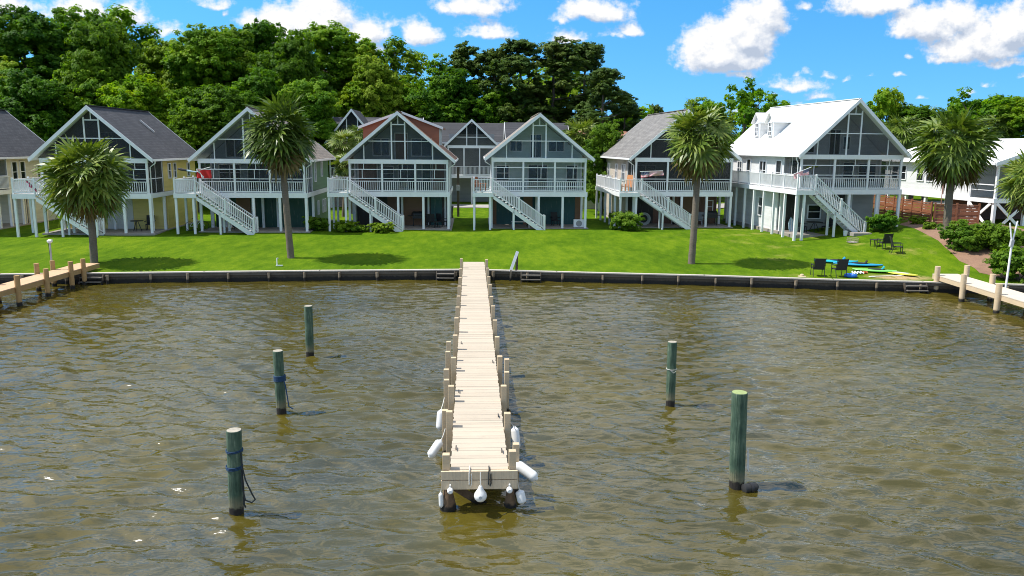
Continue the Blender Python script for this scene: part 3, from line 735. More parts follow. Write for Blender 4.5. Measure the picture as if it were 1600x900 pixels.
    for (a, b_, z0, h_, kind, mm) in loft_spec:
        if kind == 'window': window(t, (a * W, porch - .003, ze + z0), (1, 0, 0), (b_ - a) * W, h_, (0, -1, 0), 2, 1)
        else: door(t, (a * W, porch - .003, ze + z0), (1, 0, 0), (b_ - a) * W, h_, (0, -1, 0), mm)
    # roof
    ro = MB(); k = .13
    for sgn in (-1, 1):
        xe = W / 2 + sgn * (W / 2 + oh)
        ro.prism([(W / 2, -of, zp), (xe, -of, ze), (xe, -of, ze + k * 1.25), (W / 2, -of, zp + k * 1.25)], (0, D + 2 * of, 0))
    rf = ro.build('roof', roofm, t)
    rc = MB(); rc.bar((W / 2, -of, zp + k * 1.25 + .01), (W / 2, D + of, zp + k * 1.25 + .01), .26, .05); rc.build('ridge_cap', roofm, rf)
    fa = MB()
    for sgn in (-1, 1):
        xe = W / 2 + sgn * (W / 2 + oh + .03)
        for yy in (-of - .045, D + of + .003):
            fa.prism([(W / 2, yy, zp - .10), (xe, yy, ze - .13), (xe, yy, ze + .17), (W / 2, yy, zp + .18)], (0, .042, 0))
        fa.box(min(xe, xe + sgn * .07), max(xe, xe + sgn * .07), -of, D + of, ze - .02, ze + .13)
    fa.build('fascia', WHITE, rf)
    so = MB()
    for sgn in (-1, 1):
        xe = W / 2 + sgn * (W / 2 + oh)
        so.prism([(W / 2, -of + .01, zp - .02), (xe, -of + .01, ze - .02), (xe, -of + .01, ze - .003), (W / 2, -of + .01, zp - .003)], (0, of + porch, 0))
    so.build('soffit', WHITE, rf)
    # downpipe at the visible front corner
    xs_ = W + .06 if side == 'right' else -.06
    xg = W + oh if side == 'right' else -oh
    dp = MB(); dp.tube([(xg, -of + .5, ze - .02), (xg, -of + .5, ze - .15), (xs_, .22, ze - .45), (xs_, .22, .2)], .04, 8); P(dp, 'downpipe', smooth=True)
    # side windows
    sx, nr = (W, (1, 0, 0)) if side == 'right' else (0, (-1, 0, 0))
    for (y0, z0, w_, h_, cols) in side_windows:
        window(t, (sx + nr[0] * .001, y0, z0), (0, 1, 0), w_, h_, nr, cols)
    # deck
    if deck:
        dx0, dx1, dy0, dy1 = deck
        d = MB(); d.box(dx0, dx1, dy0, dy1, zf - .10, zf - .02); P(d, 'deck', TREAD)
        d = MB(); d.box(dx0 - .03, dx1, dy0 - .04, dy0, zf - .32, zf - .0); d.box(dx0 - .04, dx0, dy0, dy1, zf - .32, zf - .0); d.box(dx0, dx1, dy1, dy1 + .04, zf - .32, zf); P(d, 'deck_beam')
        ny = max(2, int((dy1 - dy0) / 1.7) + 1)
        for i in range(ny):
            yy = dy0 + .1 + (dy1 - dy0 - .2) * i / (ny - 1)
            for xx in ((dx0 + .08, min(dx1 - .08, -.12)) if i in (0, ny - 1) else (dx0 + .08,)):
                P(MB().bar((xx, yy, -.5), (xx, yy, zf - .12), .15), 'post')
        nseg = max(1, round((dy1 - dy0) / 2.0))
        for i in range(nseg):
            a = dy0 + (dy1 - dy0) * i / nseg; b_ = dy0 + (dy1 - dy0) * (i + 1) / nseg
            railing(t, (dx0 + .05, a + .02, zf), (dx0 + .05, b_ - .02, zf), .98, .12, ends=[(dx0 + .05, a + .05, zf)], mid=False)
        railing(t, (dx0 + .05, dy1 - .05, zf), (dx1 - .05, dy1 - .05, zf), .98, .12)
        railing(t, (dx0 + .12, dy0 + .05, zf), (stair[0] - .05, dy0 + .05, zf), .98, .12, ends=[(stair[0] - .05, dy0 + .05, zf)])
    if stair:
        x0, x1, y0, y1 = stair; n = 15
        st = MB(); dx = (x1 - x0) / n; dz = (zf - .05) / n
        for yy in (y0 + .02, y1 - .02):
            st.prism([(x0, yy - .025, zf - .48), (x0, yy - .025, zf - .21), (x1, yy - .025, -.02), (x1, yy - .025, -.2), (x1 - .3, yy - .025, -.2)], (0, .05, 0))
        so_ = st.build('stair', WHITE, t)
        for i in range(1, n):
            MB().box(x0 + dx * (i - .5) - .16, x0 + dx * (i - .5) + .13, y0 + .05, y1 - .05, zf - .03 - dz * i - .04, zf - .03 - dz * i).build('tread', TREAD, so_)
        railing(so_, (x0, y0 + .02, zf - .08), (x1, y0 + .02, 0.02), .98, .125, ends=[(x1, y0 + .02, .02), ((x0 + x1) / 2, y0 + .02, (zf - .06) / 2)], newel=.12)
        railing(so_, (x0, y1 - .02, zf - .08), (x1, y1 - .02, 0.02), .98, .125, ends=[(x1, y1 - .02, .02)], newel=.12)
        for xx in ((x0 + x1) / 2 - .4,):
            for yy in (y0 + .06, y1 - .06):
                zt = zf - .3 - (zf - .1) * (xx - x0) / (x1 - x0); P(MB().bar((xx, yy, -.5), (xx, yy, zt + .05), .13), 'post')
        if y0 < 0 and deck:
            pass
    if dormers: dormers(t, W, D, ze, zp, m_, zr, roofm, rf)
    return t

G_DARK = shingle('charcoal_shingle', (0.040, 0.041, 0.048), (0.064, 0.065, 0.073))
G_GREY = shingle('grey_shingle', (0.14, 0.135, 0.13), (0.19, 0.185, 0.18))
G_BROWN = shingle('brown_shingle', (0.21, 0.115, 0.075), (0.28, 0.165, 0.11))
G_TAN = shingle('taupe_shingle', (0.20, 0.175, 0.15), (0.27, 0.235, 0.20))
S_CREAM = siding('cream_siding', (0.66, 0.62, 0.52)); S_YEL = siding('yellow_siding', (0.76, 0.60, 0.20)); S_GREEN = siding('sage_green_siding', (0.13, 0.24, 0.13))
S_TEAL = siding('pale_teal_siding', (0.58, 0.70, 0.70)); S_GREY = siding('grey_blue_siding', (0.36, 0.43, 0.46)); S_PINK = siding('pinkish_siding', (0.47, 0.38, 0.34)); S_WHITE = siding('white_siding', (0.72, 0.73, 0.73))
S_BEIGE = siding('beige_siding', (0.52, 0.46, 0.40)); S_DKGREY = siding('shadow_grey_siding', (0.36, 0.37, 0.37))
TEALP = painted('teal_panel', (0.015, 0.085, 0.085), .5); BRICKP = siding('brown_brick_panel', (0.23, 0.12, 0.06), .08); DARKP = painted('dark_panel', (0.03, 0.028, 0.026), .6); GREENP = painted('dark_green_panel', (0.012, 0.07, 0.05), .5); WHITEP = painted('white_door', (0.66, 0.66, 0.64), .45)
REDB = painted('dark_red_wall', (0.18, 0.09, 0.06), .6)

def shed_dormers(t, W, D, ze, zp, m_, zr, roofm, rf):
    for sg in (-1, 1):
        X = lambda d: W / 2 + sg * d
        y0, y1 = 2.6, 8.6; do = 2.95; zo = zp - .95
        b = MB(); b.prism([(X(.35), y0, zr(X(.35)) + .1), (X(do), y0, zr(X(do)) + .1), (X(do), y0, zo), (X(.35), y0, zp - .02)], (0, .12, 0))
        dr = b.build('dormer', RED_SHINGLE, t); b = MB()
        b.prism([(X(.35), y1 - .12, zr(X(.35)) + .1), (X(do), y1 - .12, zr(X(do)) + .1), (X(do), y1 - .12, zo), (X(.35), y1 - .12, zp - .02)], (0, .12, 0))
        b.build('rear_cheek', RED_SHINGLE, dr)
        s_ = MB().box(min(X(do), X(do - .12)), max(X(do), X(do - .12)), y0 + .12, y1 - .12, zr(X(do)) + .05, zo - .0); s_.build('side_wall', S_GREY, dr)
        r_ = MB(); r_.prism([(X(.05), y0 - .25, zp + .14), (X(do + .3), y0 - .25, zo - .09), (X(do + .3), y0 - .25, zo + .05), (X(.05), y0 - .25, zp + .26)], (0, y1 - y0 + .5, 0)); r_.build('dormer_roof', roofm, dr)
        r_ = MB(); r_.prism([(X(.05), y0 - .29, zp + .10), (X(do + .33), y0 - .29, zo - .14), (X(do + .33), y0 - .29, zo + .06), (X(.05), y0 - .29, zp + .28)], (0, .036, 0)); r_.build('fascia', WHITE, dr)
def gable_dormers(t, W, D, ze, zp, m_, zr, roofm, rf):
    for y0 in (7.2, 9.7):
        w_ = 1.15; xf = .95; zs = zr(xf); zt = zs + 1.55; pk = zt + .62
        xb = lambda z: W / 2 - (zp - z) / m_
        b = MB()
        b.prism([(xf, y0 - w_ / 2, zs + .1), (xf, y0 + w_ / 2, zs + .1), (xf, y0 + w_ / 2, zt), (xf, y0, pk - .06), (xf, y0 - w_ / 2, zt)], (.12, 0, 0))
        for yy in (y0 - w_ / 2, y0 + w_ / 2 - .1):
            b.prism([(xf + .12, yy, zr(xf + .12) + .1), (xb(zt), yy, zt), (xf + .12, yy, zt)], (0, .1, 0))
        dr = b.build('dormer', S_WHITE, t)
        r_ = MB()
        for sg in (-1, 1):
            ye = y0 + sg * (w_ / 2 + .22); ze_ = zt - .18
            r_.add([(xf - .22, y0, pk), (xf - .22, ye, ze_), (xb(ze_) + .1, ye, ze_), (xb(pk) + .1, y0, pk), (xf - .22, y0, pk + .10), (xf - .22, ye, ze_ + .10), (xb(ze_) + .1, ye, ze_ + .10), (xb(pk) + .1, y0, pk + .10)],
                   [(0, 1, 2, 3), (4, 5, 6, 7), (0, 1, 5, 4), (1, 2, 6, 5), (2, 3, 7, 6)])
        r_.build('dormer_roof', roofm, dr)
        wn = MB()
        window(dr, (xf - .002, y0 - .30, zs + .35), (0, 1, 0), .60, 1.1, (-1, 0, 0), 2, 3)

DW = dict(deck=(-1.42, .12, -1.25, 2.8), stair=(.12, 4.05, -1.25, -.22))
house('cream house with charcoal roof, cut off by the frame edge beside the yellow house', (-45.0, 55.0), .05, 7.3, 11.6, 1.1, 2.85, 5.12, 8.75, S_CREAM, G_DARK, porch=5.0, lower=7.2, side='right', side_rail=True,
      side_windows=[(5.5, 3.3, .75, 1.6, 1), (6.6, 3.3, .75, 1.6, 1), (9.0, 3.2, .9, 1.3, 2)], deck=None, stair=None, lower_side_wall=True)
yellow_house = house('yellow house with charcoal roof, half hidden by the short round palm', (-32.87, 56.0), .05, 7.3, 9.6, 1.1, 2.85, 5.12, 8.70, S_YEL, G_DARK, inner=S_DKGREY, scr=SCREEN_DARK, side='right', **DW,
      side_windows=[(3.6, 3.75, .55, 1.15, 1), (4.7, 3.75, .55, 1.15, 1), (7.6, 3.75, .6, 1.1, 1)], lower_panels=[S_YEL, (.40, .66, WHITEP, 'panel'), (.06, .2, DARKP, 'panel')],
      inner_spec=[(.36, .62, .05, 2.0, 'window', None), (.72, .86, .7, 1.2, 'window', None)], loft_spec=[(.42, .58, .1, 1.9, 'window', None)])
yh = lambda x: 8.70 - (8.70 - 5.12) / (7.3 / 2 + .5) * abs(x - 7.3 / 2) + .30
MB().bar((4.75, 5.6, yh(4.75)), (5.75, 5.6, yh(5.75)), .12, .10).build('roof_vent', painted('galvanised_vent', (.5, .5, .5)), yellow_house)
MB().tube([(2.9, 6.5, yh(2.9) - .2), (2.9, 6.5, yh(2.9) + .45)], .06, 8).build('vent_pipe', WHITE, yellow_house, smooth=True)
house('sage green house with taupe roof behind the tall leaning palm', (-22.66, 58.0), .05, 7.57, 9.4, 1.1, 2.85, 5.12, 8.75, S_GREEN, G_TAN, inner=S_GREY, side='right', **DW,
      side_windows=[(3.3, 3.5, .6, 1.5, 1), (6.0, 3.8, .6, 1.2, 1), (4.2, .9, .5, 1.1, 1), (6.2, .9, .5, 1.1, 1), (7.1, .9, .5, 1.1, 1)], lower_panels=[GREENP, (.42, .58, GREENP, 'panel'), (.62, .64, WHITE, 'panel'), (.22, .36, BRICKP, 'panel'), (.05, .16, WHITEP, 'door'), (.37, .40, WHITE, 'panel')],
      inner_spec=[(.08, .30, .7, 1.3, 'window', None), (.36, .6, .05, 2.0, 'window', None), (.68, .92, .05, 2.0, 'window', None)], loft_spec=[(.16, .34, .2, 1.4, 'window', None), (.42, .58, .1, 1.9, 'window', None)])
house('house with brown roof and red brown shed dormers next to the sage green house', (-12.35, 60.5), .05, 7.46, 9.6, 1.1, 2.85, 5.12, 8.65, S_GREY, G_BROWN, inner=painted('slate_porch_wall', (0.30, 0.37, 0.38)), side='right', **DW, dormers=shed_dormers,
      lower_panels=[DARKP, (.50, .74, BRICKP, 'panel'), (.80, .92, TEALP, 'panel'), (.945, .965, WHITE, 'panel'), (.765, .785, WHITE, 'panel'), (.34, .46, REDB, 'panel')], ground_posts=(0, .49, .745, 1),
      inner_spec=[(.05, .24, .05, 2.0, 'door', REDB), (.27, .42, .7, 1.2, 'window', None), (.46, .66, .05, 2.0, 'window', None), (.72, .80, .05, 2.0, 'door', TEALP), (.83, .95, .05, 2.0, 'door', REDB)], loft_spec=[(.20, .38, .35, 1.4, 'window', None), (.44, .56, .1, 2.0, 'door', REDB), (.60, .82, .35, 1.4, 'window', None)])
house('pale teal house with taupe roof and pale screens, next to the beige house', (-1.64, 62.0), .04, 7.33, 9.0, 1.1, 2.85, 5.30, 8.65, S_TEAL, G_TAN, inner=S_TEAL, side='left', **DW, rail_mid=True, scr=SCREEN_LIGHT,
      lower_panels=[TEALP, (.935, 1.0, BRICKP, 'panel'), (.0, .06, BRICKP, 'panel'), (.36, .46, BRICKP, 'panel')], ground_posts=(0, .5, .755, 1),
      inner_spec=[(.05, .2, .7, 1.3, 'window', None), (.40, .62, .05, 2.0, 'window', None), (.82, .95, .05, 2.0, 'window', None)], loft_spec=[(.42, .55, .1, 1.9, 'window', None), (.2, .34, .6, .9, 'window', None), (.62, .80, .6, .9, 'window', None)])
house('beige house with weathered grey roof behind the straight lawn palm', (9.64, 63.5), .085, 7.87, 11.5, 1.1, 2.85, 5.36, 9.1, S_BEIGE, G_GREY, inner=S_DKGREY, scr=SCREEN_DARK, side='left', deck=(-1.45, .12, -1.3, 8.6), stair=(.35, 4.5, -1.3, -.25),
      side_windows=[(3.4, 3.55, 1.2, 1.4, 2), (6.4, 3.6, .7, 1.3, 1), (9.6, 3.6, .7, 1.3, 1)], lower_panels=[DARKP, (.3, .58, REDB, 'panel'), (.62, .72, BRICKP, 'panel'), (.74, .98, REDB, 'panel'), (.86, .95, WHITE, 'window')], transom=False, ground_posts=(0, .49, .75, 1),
      inner_spec=[(.08, .30, .05, 2.0, 'window', None), (.5, .72, .05, 2.0, 'window', None), (.8, .94, .05, 2.0, 'window', None)], loft_spec=[(.40, .58, .1, 1.9, 'window', None)])
house('large white house with bright white metal roof and two small gabled dormers', (20.33, 57.0), .125, 7.71, 13.2, 1.28, 3.30, 5.58, 9.45, S_WHITE, WHITE_ROOF, inner=S_WHITE, side='left', deck=(-.75, .6, -1.25, 13.0), stair=(.70, 4.55, -1.25, -.2), dormers=gable_dormers, scr=SCREEN, oh=.30,
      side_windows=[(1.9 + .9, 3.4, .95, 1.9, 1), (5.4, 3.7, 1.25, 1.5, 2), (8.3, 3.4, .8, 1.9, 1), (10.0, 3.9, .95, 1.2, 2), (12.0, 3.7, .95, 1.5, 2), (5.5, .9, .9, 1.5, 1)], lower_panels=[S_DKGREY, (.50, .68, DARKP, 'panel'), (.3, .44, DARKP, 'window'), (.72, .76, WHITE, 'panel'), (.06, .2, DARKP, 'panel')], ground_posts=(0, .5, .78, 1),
      inner_spec=[(.06, .2, .05, 2.0, 'window', None), (.48, .56, .05, 1.95, 'door', WHITEP), (.60, .72, .4, 1.5, 'window', None), (.76, .95, .4, 1.4, 'window', None)], loft_spec=[(.16, .30, .25, 1.3, 'window', None), (.44, .56, .1, 1.9, 'window', None), (.58, .66, .5, 1.0, 'window', None)])

# the low white house past the white roofed one
def low_white_house():
    t = thing('beach_house', 'low white house on cross braced stilts behind the red brown fence', 'house', (35.35, 58.8, 1.45), .14, 'stilt houses along the lawn')
    P = lambda b, n, mm=WHITE, **k: b.build(n, mm, t, **k)
    W, D, zf, ze, zp, pr = 10.0, 13.5, 2.42, 4.95, 6.75, 2.6
    m_ = (zp - ze) / (W / 2 + .4); zr = lambda x: zp - m_ * abs(x - W / 2)
    P(MB().box(-.1, W + .1, -.1, D, -.3, .03), 'slab', SLAB)
    P(MB().box(0, W, .0, D, zf - .25, zf), 'floor', SLAB)
    b = MB(); b.box(-.1, W + .1, -.16, -.002, zf - .28, zf + .05); b.box(-.1, -.002, -.002, D, zf - .28, zf + .02); P(b, 'floor_beam')
    for x in (.1, 2.6, 5.1, 7.6, W - .1):
        P(MB().bar((x, 0, -.4), (x, 0, zf - .25), .22), 'post'); P(MB().bar((x, 0, zf), (x, 0, ze - .1), .16), 'porch_post')
    for y in (2.6, 5.2, 7.8, 10.4, 13.0): P(MB().bar((.1, y, -.4), (.1, y, zf - .25), .22), 'post')
    for (p, q) in (((.2, -.12, zf - .3), (2.5, -.12, .1)), ((2.5, -.19, zf - .3), (.2, -.19, .1)), ((2.7, -.12, zf - .3), (5.0, -.12, .1)), ((5.0, -.19, zf - .3), (2.7, -.19, .1)), ((-.03, .2, zf - .3), (-.03, 2.5, .3)), ((-.10, 2.5, zf - .3), (-.10, .2, .3))):
        P(MB().bar(p, q, .07, .2), 'cross_brace')
    P(MB().box(-.05, W + .05, -.1, .1, ze - .14, ze + .12), 'eave_beam')
    for i in range(4):
        x0, x1 = .1 + 2.5 * i + .09, .1 + 2.5 * (i + 1) - .09
        P(MB().box(x0, x1, .03, .04, zf + .03, ze - .15), 'screen', SCREEN)
        P(MB().box(x0, x1, -.01, .025, zf + 1.0, zf + 1.06), 'screen_frame')
    P(MB().box(.02, .035, .1, pr - .1, zf + .03, ze - .1), 'screen', SCREEN); f = MB(); f.box(-.01, .05, .1, pr - .1, zf + 1.0, zf + 1.07); f.box(-.01, .05, .1, pr - .1, zf + .6, zf + .64); P(f, 'screen_frame')
    P(MB().bar((.1, pr, zf), (.1, pr, ze), .14), 'porch_post')
    g_ = MB(); xl = W / 2 - (zp - .12 - ze - .12) / m_; g_.prism([(xl, .03, ze + .12), (W - xl, .03, ze + .12), (W / 2, .03, zp - .12)], (0, .01, 0)); P(g_, 'gable_screen', SCREEN)
    b = MB(); b.box(0, .12, pr + .12, D, zf, zr(0) - .05); P(b, 'side_wall', S_WHITE); b = MB(); b.box(W - .12, W, pr + .12, D, zf, zr(0) - .05); P(b, 'side_wall', S_WHITE)
    b = MB(); b.prism([(0, pr, zf), (W, pr, zf), (W, pr, zr(W) - .05), (W / 2, pr, zp - .08), (0, pr, zr(0) - .05)], (0, .12, 0)); P(b, 'front_wall', S_WHITE); b = MB(); b.prism([(0.0, D, zf), (W, D, zf), (W, D, zr(W) - .05), (W / 2, D, zp - .08), (0, D, zr(0) - .05)], (0, .12, 0)); P(b, 'back_wall', S_WHITE)
    P(MB().box(.5, W - .5, 5.0, 5.12, -.1, zf - .25), 'lower_wall', REDB)
    for y0 in (3.6, 6.9, 8.15, 10.5, 11.6): window(t, (-.002, y0, zf + .95), (0, 1, 0), .95 if y0 > 4 else 1.1, 1.25, (-1, 0, 0), 1, 2)
    ro = MB()
    for sg in (-1, 1):
        xe = W / 2 + sg * (W / 2 + .4); ro.prism([(W / 2, -.4, zp), (xe, -.4, ze), (xe, -.4, ze + .14), (W / 2, -.4, zp + .14)], (0, D + .8, 0))
    rf = ro.build('roof', WHITE_ROOF, t); fa = MB()
    for sg in (-1, 1):
        xe = W / 2 + sg * (W / 2 + .43); fa.prism([(W / 2, -.445, zp - .12), (xe, -.445, ze - .14), (xe, -.445, ze + .15), (W / 2, -.445, zp + .15)], (0, .04, 0)); fa.box(min(xe, xe + sg * .08), max(xe, xe + sg * .08), -.4, D + .4, ze - .03, ze + .12)
    fa.build('fascia', WHITE, rf)
    for y0 in (5.6,): P(MB().tube([(-.07, y0, ze), (-.07, y0, .3)], .05, 8), 'downpipe', painted('brown_pipe', (.30, .16, .12)), smooth=True)
low_white_house()

# red brown fence on the bank
FENCE = siding('red_brown_fence_board', (0.26, 0.10, 0.048), .2)
def fence(label, p, q, h):
    p, q = Vector(p), Vector(q); d = q - p; t = thing('wood_fence', label, 'fence', p, math.atan2(d.y, d.x), 'red brown fence runs on the bank'); L = Vector((d.x, d.y)).length
    sl = d.z / L
    n = max(2, round(L / 1.25)); b = MB(); b2 = MB()
    for i in range(n):
        x0, x1 = L * i / n + .06, L * (i + 1) / n - .06; z = sl * (x0 + x1) / 2
        for k in range(7): b.box(x0, x1, -.02, .02, z + .12 + k * (h - .3) / 7, z + .12 + (k + .88) * (h - .3) / 7)
        b2.box(x0, x1, -.05, .05, z + h - .17, z + h - .11); b2.box(x0, x1, -.045, .045, z + h * .5, z + h * .5 + .07); b2.box(x0, x1, -.045, .045, z + .03, z + .10)
    b.build('board_panel', FENCE, t); b2.build('rail', FENCE, t)
    for i in range(n + 1):
        x = L * i / n; MB().box(x - .06, x + .06, -.06, .06, sl * x - .4, sl * x + h).build('post', FENCE, t)
gA = on_ground(1453, 352); gB = on_ground(1376, 332); gC = on_ground(1516, 368)
fence('shaded red brown board fence running back beside the white roofed house', (gA.x, gA.y, gA.z), (gA.x - 1.1, gA.y + 9.5, gA.z + .25), 1.75)
fence('sunlit red brown panelled fence in front of the low white house behind the palm', (gA.x + .2, gA.y - .1, gA.z), (gA.x + 3.0, gA.y - .9, gA.z), 1.7)

# ------------------------------------------------------------------ houses behind
G_DARK2 = shingle('slate_shingle', (0.030, 0.032, 0.040), (0.05, 0.052, 0.06))
def back_house(label, A, ang, W, D, zf, ze, zp, wallm, roofm, cross=None, name='back_house', windows=()):
    """ridge along x; optional gabled porch in front: (x0, x1, depth, ze, zp, open)"""
    t = thing(name, label, 'house', (A[0], A[1], 1.2), ang, 'houses in the row behind')
    P = lambda b, n, mm=WHITE, **k: b.build(n, mm, t, **k)
    b = MB(); b.box(0, W, 0, .15, -.2, ze); b.box(0, W, D - .15, D, -.2, ze)
    for x in (0, W - .15): b.prism([(x, .15, -.2), (x, D - .15, -.2), (x, D - .15, ze), (x, D / 2, zp - .1), (x, .15, ze)], (.15, 0, 0))
    P(b, 'wall', wallm)
    ro = MB(); s_ = (zp - ze) / (D / 2 + .4)
    for sg in (-1, 1):
        ye = D / 2 + sg * (D / 2 + .4); ro.prism([(-.35, D / 2, zp), (-.35, ye, ze - .1), (-.35, ye, ze + .06), (-.35, D / 2, zp + .16)], (W + .7, 0, 0))
    rf = ro.build('roof', roofm, t)
    fa = MB()
    for x in (-.39, W + .35):
        for sg in (-1, 1):
            ye = D / 2 + sg * (D / 2 + .43); fa.prism([(x, D / 2, zp - .1), (x, ye, ze - .25), (x, ye, ze + .08), (x, D / 2, zp + .18)], (.04, 0, 0))
    fa.box(-.35, W + .35, -.48, -.42, ze - .18, ze + .04); fa.build('fascia', WHITE, rf)
    for (x0, z0, w_, h_) in windows: window(t, (x0, -.002, z0), (1, 0, 0), w_, h_, (0, -1, 0), 1, 2)
    if cross:
        x0, x1, dp, ce, cz = cross; cw = x1 - x0; xm = (x0 + x1) / 2; y0 = -dp
        m_ = (cz - ce) / (cw / 2 + .35); zr = lambda x: cz - m_ * abs(x - xm)
        for fr in (0, .5, 1): P(MB().bar((x0 + .08 + fr * (cw - .16), y0 + .1, -.3), (x0 + .08 + fr * (cw - .16), y0 + .1, zf - .3), .18), 'post')
        P(MB().box(x0, x1, y0, -.002, zf - .3, zf), 'porch_floor')
        for i in range(4): P(MB().bar((x0 + .08 + i * (cw - .16) / 3, y0 + .1, zf), (x0 + .08 + i * (cw - .16) / 3, y0 + .1, ce - .15), .13), 'porch_post')
        railing(t, (x0 + .1, y0 + .04, zf), (x1 - .1, y0 + .04, zf), .95, .14, ends=False)
        P(MB().box(x0 + .1, x1 - .1, y0 + .14, y0 + .15, zf + .05, ce - .15), 'screen', SCREEN)
        P(MB().box(x0 - .02, x1 + .02, y0 + .0, y0 + .18, ce - .15, ce + .15), 'eave_beam')
        g_ = MB(); xl = xm - (cz - .1 - ce - .15) / m_; g_.prism([(xl, y0 + .1, ce + .15), (2 * xm - xl, y0 + .1, ce + .15), (xm, y0 + .1, cz - .1)], (0, .012, 0)); P(g_, 'gable_screen', SCREEN)
        f = MB()
        for k in (-.55, .55): f.box(xm + k - .05, xm + k + .05, y0 + .03, y0 + .095, ce + .15, zr(xm + k) - .1)
        f.box(x0 + .9, x1 - .9, y0 + .035, y0 + .09, ce + 1.0, ce + 1.07); P(f, 'gable_frame')
        P(MB().box(x0 + .15, x1 - .15, y0 + 1.8, y0 + 1.92, zf, cz - 1.4), 'inner_wall', wallm)
        r2 = MB()
        for sg in (-1, 1):
            xe = xm + sg * (cw / 2 + .35); r2.prism([(xm, y0 - .3, cz), (xe, y0 - .3, ce), (xe, y0 - .3, ce + .15), (xm, y0 - .3, cz + .15)], (0, dp + D / 2, 0))
        r2o = r2.build('porch_roof', roofm, t); f2 = MB()
        for sg in (-1, 1):
            xe = xm + sg * (cw / 2 + .38); f2.prism([(xm, y0 - .345, cz - .1), (xe, y0 - .345, ce - .14), (xe, y0 - .345, ce + .17), (xm, y0 - .345, cz + .18)], (0, .04, 0))
        f2.build('fascia', WHITE, r2o)
    return t
p = at_depth(697, 300, 88); 
back_house('grey house with a white framed porch gable, seen through the gap where the pier points', (p.x - 2.6, 91.5), .05, 13.0, 8.5, 3.0, 6.6, 8.7, S_DKGREY, G_DARK2, cross=(2.6, 7.9, 3.2, 6.1, 8.9), windows=[(.6, 4.2, 1.0, 1.3), (9.6, 4.2, 1.0, 1.3)])
p = at_depth(512, 250, 84)
back_house('house with a dark roof and pinkish gable behind the green house', (p.x + .4, 84), .05, 9.0, 8.0, 3.0, 6.3, 9.0, S_PINK, G_DARK2, cross=(.2, 5.0, 2.6, 6.2, 9.6), windows=[(6, 4, 1, 1.3)])
p = at_depth(798, 220, 87)
back_house('dark roofed house whose roof shows just above the taupe roof by the pier', (p.x - .2, 86), .05, 6.2, 6.0, 3.0, 6.6, 8.6, S_GREY, G_DARK2, windows=[(1.2, 4.2, 1.0, 1.3), (3.8, 4.2, 1, 1.3)])
p = at_depth(914, 262, 80)
back_house('brick red gabled house with a white railed porch in the gap before the beige house', (p.x - .6, 82), .06, 7.5, 7.0, 3.0, 5.6, 7.7, S_BEIGE, shingle('rust_shingle', (.24, .11, .07), (.30, .15, .1)), cross=(.0, 4.0, 2.2, 5.3, 7.3))
# ------------------------------------------------------------------ foliage
def leaf_mat(name, stops, trans=0.45, rough=0.6, scale=0.35, obj_var=0.10, spec=0.15):
    def b(t, p, out):
        co = obj_co(t); oi = t.node('ShaderNodeObjectInfo')
        shift = t.v('ADD', co, t.v('SCALE', oi.outputs['Location']))
        n = t.noise(shift, scale, 4, 0.6); n2 = t.noise(shift, 3.5, 2, 0.6)
        k = t.m('ADD', t.m('ADD', t.m('MULTIPLY', n, 0.6), t.m('MULTIPLY', n2, 0.4)), t.m('MULTIPLY', t.m('SUBTRACT', oi.outputs['Random'], 0.5), obj_var * 2))
        cl = t.ramp(k, stops); t.l.new(cl, p.inputs['Base Color'])
        tl = t.node('ShaderNodeBsdfTranslucent'); t.l.new(t.mix(1.0, cl, (1.5, 1.5, 0.6, 1), 'MULTIPLY'), tl.inputs[0])
        mx = t.node('ShaderNodeMixShader'); mx.inputs[0].default_value = trans
        p.inputs['Specular IOR Level'].default_value = spec
        t.l.new(p.outputs[0], mx.inputs[1]); t.l.new(tl.outputs[0], mx.inputs[2]); t.l.new(mx.outputs[0], out.inputs[0])
    return mat(name, b, stops[1][1], rough)
LEAF = leaf_mat('broadleaf', [(0.36, (0.034, 0.108, 0.006)), (0.47, (0.095, 0.215, 0.008)), (0.57, (0.180, 0.310, 0.011)), (0.7, (0.27, 0.35, 0.016))])
LEAF_Y = leaf_mat('light_broadleaf', [(0.38, (0.060, 0.140, 0.007)), (0.49, (0.125, 0.230, 0.010)), (0.6, (0.195, 0.295, 0.014)), (0.75, (0.25, 0.31, 0.03))])
LEAF_P = leaf_mat('pine_needles', [(0.34, (0.036, 0.078, 0.014)), (0.5, (0.072, 0.125, 0.02)), (0.66, (0.115, 0.155, 0.026)), (0.85, (0.17, 0.18, 0.05))], trans=0.3)
LEAF_B = leaf_mat('shrub_leaf', [(0.34, (0.06, 0.14, 0.010)), (0.5, (0.12, 0.22, 0.014)), (0.65, (0.18, 0.27, 0.02)), (0.85, (0.22, 0.28, 0.03))], scale=0.8)
PALM_L = leaf_mat('palm_leaf', [(0.36, (0.045, 0.085, 0.010)), (0.48, (0.115, 0.180, 0.020)), (0.58, (0.215, 0.265, 0.045)), (0.72, (0.33, 0.35, 0.10))], trans=0.2, rough=0.42, scale=1.6, spec=0.35)
PALM_D = leaf_mat('dry_palm_leaf', [(0.3, (0.07, 0.05, 0.02)), (0.5, (0.14, 0.105, 0.04)), (0.7, (0.22, 0.17, 0.07))], trans=0.15, rough=0.7)
BARK = timber('bark', (0.10, 0.08, 0.06), 0.9, axis=(3, 3, .7), var=0.5)
PBARK = timber('palm_bark', (0.155, 0.125, 0.095), 0.9, axis=(2, 2, 7), var=0.5)

